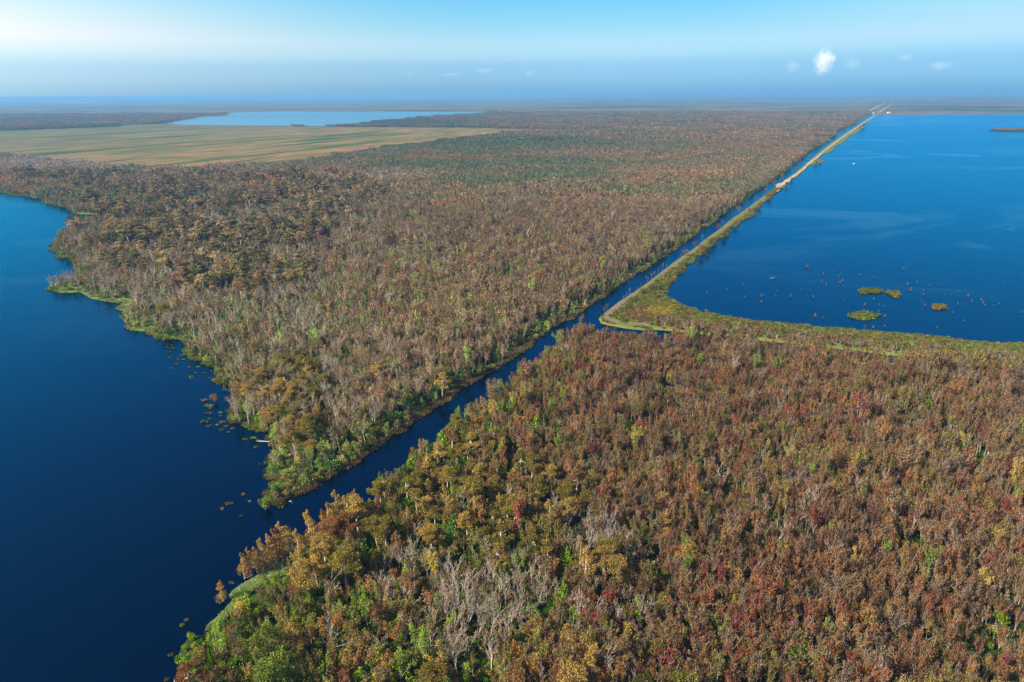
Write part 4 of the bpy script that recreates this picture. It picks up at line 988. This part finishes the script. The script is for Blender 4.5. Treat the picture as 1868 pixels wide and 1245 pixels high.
def egret(u, v, lab):
    x, y = at(u, v); root = empty('white_egret', (x, y, .06), random.uniform(0, 6)); tag(root, lab, 'egret', 'white egrets by the canal mouth')
    W = Geo(); tube(W, [(-.38, 0, .62), (-.15, 0, .72), (.12, 0, .78), (.22, 0, .88), (.18, 0, 1.05), (.24, 0, 1.2), (.32, 0, 1.22), (.46, 0, 1.2)], [.02, .13, .12, .06, .035, .035, .045, .008], 6)
    V, F = W.get(); mesh_obj('body', np_mesh('body', V, F, True), MAT_WHITE, root)
    for s_ in (-.05, .05):
        W = Geo(); tube(W, [(0, s_, -.1), (.02, s_, .35), (0, s_, .68)], [.018, .018, .03], 4); V, F = W.get(); mesh_obj('leg', np_mesh('leg', V, F), MAT_GREY, root)
egret(529.5, 918, 'left one of two white egrets wading in the canal mouth'); egret(532.8, 919.5, 'right one of two white egrets wading in the canal mouth')
x, y = at(320.5, 1252); po = empty('marker_post', (x, y, 0)); tag(po, 'white marker post in the lake at the bottom edge', 'post')
W = Geo(); tube(W, [(0, 0, -1), (0, 0, 1.8)], [.16, .14], 8); V, F = W.get(); mesh_obj('pole', np_mesh('pole', V, F), MAT_WHITE, po)
W = Geo(); tube(W, [(0, 0, 1.8), (0, 0, 2.05)], [.14, .02], 8); V, F = W.get(); mesh_obj('cap', np_mesh('cap', V, F), MAT_WHITE, po)

def house(name, u, v, wx, wy, hz, lab, cat):
    x, y = at(u, v); root = empty(name, (x, y, 0.6)); tag(root, lab, cat)
    boxes('wall', [(-wx / 2, wx / 2, -wy / 2, wy / 2, 0, hz)], MAT_WHITE, root)
    a, b, rz = wx / 2 + .5, wy / 2 + .5, hz * .35
    V = [(-a, -b, hz + .01), (a, -b, hz + .01), (a, b, hz + .01), (-a, b, hz + .01), (-a, 0, hz + rz), (a, 0, hz + rz)]
    mesh_obj('roof', np_mesh('roof', V, [(0, 1, 5, 4), (2, 3, 4, 5), (0, 4, 3), (1, 2, 5), (0, 3, 2, 1)]), MAT_ROOF, root)
    boxes('door', [(-1.5, 1.5, -wy / 2 - .08, -wy / 2 - .003, 0, hz * .6)], MAT_GREY, root)
    for k in (-1, 1): boxes('window', [(k * wx * .3 - 1, k * wx * .3 + 1, -wy / 2 - .06, -wy / 2 - .003, hz * .35, hz * .7)], MAT_DARKG, root)
house('pump_house', 1621, 207.3, 20, 12, 7, 'white building on the far dam right of the canal end', 'building')
x, y = at(1589, 208.6); lk = empty('canal_lock', (x, y, 0.3)); tag(lk, 'pale lock with two towers closing the far end of the canal', 'lock')
boxes('tower', [(-17, -12, -4, 4, 0, 10)], MAT_WHITE, lk); boxes('tower', [(12, 17, -4, 4, 0, 10)], MAT_WHITE, lk); boxes('deck', [(-12, 12, -3, 3, 5, 6.5)], MAT_ROOF, lk); boxes('gate', [(-12, 12, -.5, .5, -1, 5)], MAT_GREY, lk)

# ------------------------------------------------------------------ grass, reeds and brush along the banks (nobody could count these)
def along(P, step, w0, w1, side, r):
    P = np.array(P); out = []
    for a, b in zip(P[:-1], P[1:]):
        L = np.linalg.norm(b - a); d = (b - a) / (L + 1e-9); n = np.array([-d[1], d[0]]) * side
        for k in range(max(1, int(L / step * 3))): out.append(a + d * r.random() * L + n * r.uniform(w0, w1))
    return np.array(out)
rg = np.random.default_rng(12)
def tpack(kind, P, z, smin, smax, cols, wts=None):
    n = len(P); s = rg.uniform(smin, smax, n); c = PC[[PN.index(k) for k in cols]][rg.choice(len(cols), n, p=wts)] * rg.uniform(.85, 1.2, (n, 1))
    return (kind, P[:, 0], P[:, 1], np.full(n, z), np.stack([rg.normal(0, .05, n), rg.normal(0, .05, n), rg.uniform(0, 6.28, n)], 1), np.stack([s, s, s * rg.uniform(.7, 1.1, n)], 1), c)
def near_only(P, d=900): return P[np.hypot(P[:, 0], P[:, 1]) < d]
Rr = [tpack('tuft', near_only(along(far_w, 0.55, -.8, 4.5, 1, rg)), 0, .6, 1.3, ['tan', 'brown', 'olive', 'moss'], [.5, .2, .2, .1]),
      tpack('tuft', near_only(along(lake_w, 0.9, -1.5, 5, 1, rg)), 0, .6, 1.3, ['lime', 'moss', 'olive', 'tan'], [.35, .2, .25, .2])]
stuff_instances('reeds', Rr, 'tan and green reeds fringing the canal bank and lake shore')
# brush over the embankment
DP = np.array(dam_poly); x0, x1, y0, y1 = -50, 760, 380, 1500
Q = np.stack([rg.uniform(x0, x1, 330000), rg.uniform(300, 1150, 330000)], 1); Q = Q[inside(Q[:, 0], Q[:, 1], DP)]
qu, qv = pix(Q[:, 0], Q[:, 1], 1.2); k = (qu < 1920) & (qu > 1000); Q, qu, qv = Q[k], qu[k], qv[k]
tr_px = np.array(TR2); 
def near_track(u, v, T=tr_px):
    d = np.full(len(u), 1e9)
    for a, b in zip(T[:-1], T[1:]):
        ab = b - a; t_ = np.clip(((u - a[0]) * ab[0] + (v - a[1]) * ab[1]) / (ab @ ab), 0, 1); d = np.minimum(d, np.hypot(u - a[0] - t_ * ab[0], (v - a[1] - t_ * ab[1]) * 1.2))
    return d
nt = near_track(qu, qv); keep = nt > 5; Q, qu, qv = Q[keep], qu[keep], qv[keep]
yel = ell(qu, qv, 1205, 567, 30, 11); tanp = ell(qu, qv, 1165, 570, 40, 14) + ell(qu, qv, 1200, 580, 60, 6)
s_line = np.interp(qu, [p[0] for p in DAM_S], [p[1] for p in DAM_S]); south = np.clip(1.6 - (s_line - qv) / 15, 0, 1) * np.clip((qu - 1185) / 25, 0, 1)
z1 = rg.random(len(Q))
grassm = z1 > south * .9
G = Q[grassm]; gu, gv = qu[grassm], qv[grassm]; n = len(G)
kk = np.where(rg.random(n) < yel[grassm] * 1.2, PN.index('yellow'), np.where(rg.random(n) < tanp[grassm], PN.index('brown'), np.array([PN.index(a) for a in ('lime', 'moss', 'olive', 'tan')])[rg.choice(4, n, p=[.30, .2, .30, .20])]))
e = tpack('tuft', G, 1.15, .5, 1.2, ['lime']); e = list(e); e[6] = PC[kk] * rg.uniform(.7, 1.3, (n, 1)); 
sh_ = (rg.random(n) < .03 + .04 * (gu > 1250)); e2 = list(tpack('shrub_m', G[sh_], 1.1, .35, .8, ['lime', 'moss', 'olive', 'tan', 'green']))
stuff_instances('brush', [tuple(e), tuple(e2)], 'green and tan grass and brush covering the embankment')
B = Q[~grassm]; B = B[rg.random(len(B)) < .45]
h1 = rg.random(len(B))
stuff_instances('thicket', [tpack('thin_m', B[h1 < .45], .8, .45, .8, ['mauve', 'tan', 'brown']), tpack('bare_m', B[(h1 >= .45) & (h1 < .6)], .8, .35, .55, ['mauve', 'tan']), tpack('shrub_m', B[h1 >= .6], .8, .8, 1.4, ['olive', 'brown', 'moss', 'rust', 'tan'])],
                'grey and brown thicket along the moat side of the embankment')
FQ = np.stack([rg.uniform(250, 3600, 900000), rg.uniform(900, 4200, 900000)], 1); FQ = FQ[inside(FQ[:, 0], FQ[:, 1], DP)]
fu, fv = pix(FQ[:, 0], FQ[:, 1], 1.2); fq = fnoise(FQ[:, 0], FQ[:, 1], 45, 401); FQ = FQ[(fu > 1310) & (fu < 1605) & (fv < 420) & (fq > .42) & (near_track(fu, fv, np.array(TR + TR2)[:]) > .7 + 1.2 * rg.random(len(fu)))]
stuff_instances('levee_scrub', [tpack('shrub_m', FQ, 1.0, .8, 2.0, ['olive', 'moss', 'brown', 'mauve', 'rust', 'lime'])], 'low scrub along the long levee')
MQ = []
for pl in MARSH:
    a = poly_w(pl); q = np.stack([rg.uniform(a[:, 0].min(), a[:, 0].max(), 30000), rg.uniform(a[:, 1].min(), a[:, 1].max(), 30000)], 1); q = q[inside(q[:, 0], q[:, 1], a)]; MQ.append(q[:int(60 + 0.9 * len(q))][:2600])
MT_ = list(tpack('tuft', np.concatenate(MQ), 0.1, .35, .8, ['reed', 'lime', 'moss'], [.65, .25, .1])); MT_[6] = MT_[6] * 1.5
stuff_instances('marsh_plants', [tuple(MT_)], 'bright green marsh plants at the water edge')
# woods far off on the left, beyond the field
wl = []
for (ua, va, ub, vb, nn, dv) in [(0, 237, 215, 229.5, 260, 3.5), (700, 271, 800, 262, 60, 2.5)]:
    f = rg.random(nn); wl.append(gp(ua + (ub - ua) * f, va + (vb - va) * f + rg.uniform(-dv, dv, nn) / 2))
stuff_instances('far_woods', [tpack('bigclump', wl[0], 0, .9, 1.3, ['moss', 'mauve']), tpack('bigclump', wl[1], 0, .6, .9, ['green'])], 'dark belts of wood along the field')

# ------------------------------------------------------------------ small clouds over the horizon
def cloud(u, v, wpx, hpx, dens_, lab, seed, D=14000.0):
    X = (u - 934) / FPX; Y = -(v - 622.5) / FPX; d = f_ + X * r_ + Y * u_; P = np.array([0, 0, H]) + d / np.linalg.norm(d) * D
    sx, sz = wpx / FPX * D * .5, hpx / FPX * D * .5
    bm = bmesh.new(); bmesh.ops.create_icosphere(bm, subdivisions=4, radius=1.0)
    from mathutils import noise as mn
    for vv in bm.verts:
        k = 1 + .22 * mn.noise(vv.co * 1.7 + Vector((seed, 0, 0))) + .12 * mn.noise(vv.co * 4 + Vector((0, seed, 0)))
        tap = 1.0 - 0.35 * max(0, vv.co.z); vv.co = Vector((vv.co.x * sx * k * tap, vv.co.y * sx * .8 * k * tap, vv.co.z * sz * k))
    me = bpy.data.meshes.new('cloud'); bm.to_mesh(me); bm.free()
    m, t = new_mat('cloud'); tc = t.n('ShaderNodeTexCoord').outputs['Object']
    mp_ = t.n('ShaderNodeMapping'); t.l(tc, mp_.inputs[0]); mp_.inputs['Scale'].default_value = (1 / sx, 1 / sx, 1 / sz); mp_.inputs['Location'].default_value = (0, 0, 0)
    ln = t.n('ShaderNodeVectorMath', operation='LENGTH'); t.l(mp_.outputs[0], ln.inputs[0])
    nn = t.noise(mp_.outputs[0], 2.6, 5, .62); nn.node.inputs['Distortion'].default_value = .3
    q = t.math('SUBTRACT', t.math('ADD', t.math('SUBTRACT', 1.0, ln.outputs['Value']), t.math('MULTIPLY', nn, 2.2)), 1.25)
    den = t.math('MULTIPLY', t.sstep(q, 0.0, 0.7), dens_)
    v_ = t.n('ShaderNodeVolumeScatter'); v_.inputs['Color'].default_value = (1, 1, 1, 1); t.l(den, v_.inputs['Density']); v_.inputs['Anisotropy'].default_value = -.35
    o_ = t.n('ShaderNodeOutputMaterial'); t.l(v_.outputs[0], o_.inputs['Volume'])
    o = mesh_obj('cloud', me, m); o.location = Vector(P.tolist()); tag(o, lab, 'cloud', 'small clouds over the horizon')
CL = [(1504, 112, 42, 50, .0030, 'bright white towering cloud, largest in the sky, at right'), (1555, 117, 34, 26, .0004, 'faint small cloud just right of the bright one'), (1447, 121, 30, 28, .0005, 'faint small cloud just left of the bright one'),
      (1716, 120, 46, 20, .0004, 'faint pale cloud at far right'), (1652, 105, 30, 14, .0005, 'faint scrap of cloud between the bright one and the right edge'), (966, 134, 26, 16, .0007, 'tiny cloud near the middle of the sky'), (884, 129, 46, 12, .0005, 'thin cloud left of the tiny middle one'),
      (822, 136, 50, 9, .0004, 'thinnest flat cloud left of the middle'), (747, 136, 30, 9, .0004, 'tiny flat cloud farthest to the left')]
for i, (u, v, a, b, dn, lab) in enumerate(CL): cloud(u, v, a, b, dn, lab, i * 3.1)
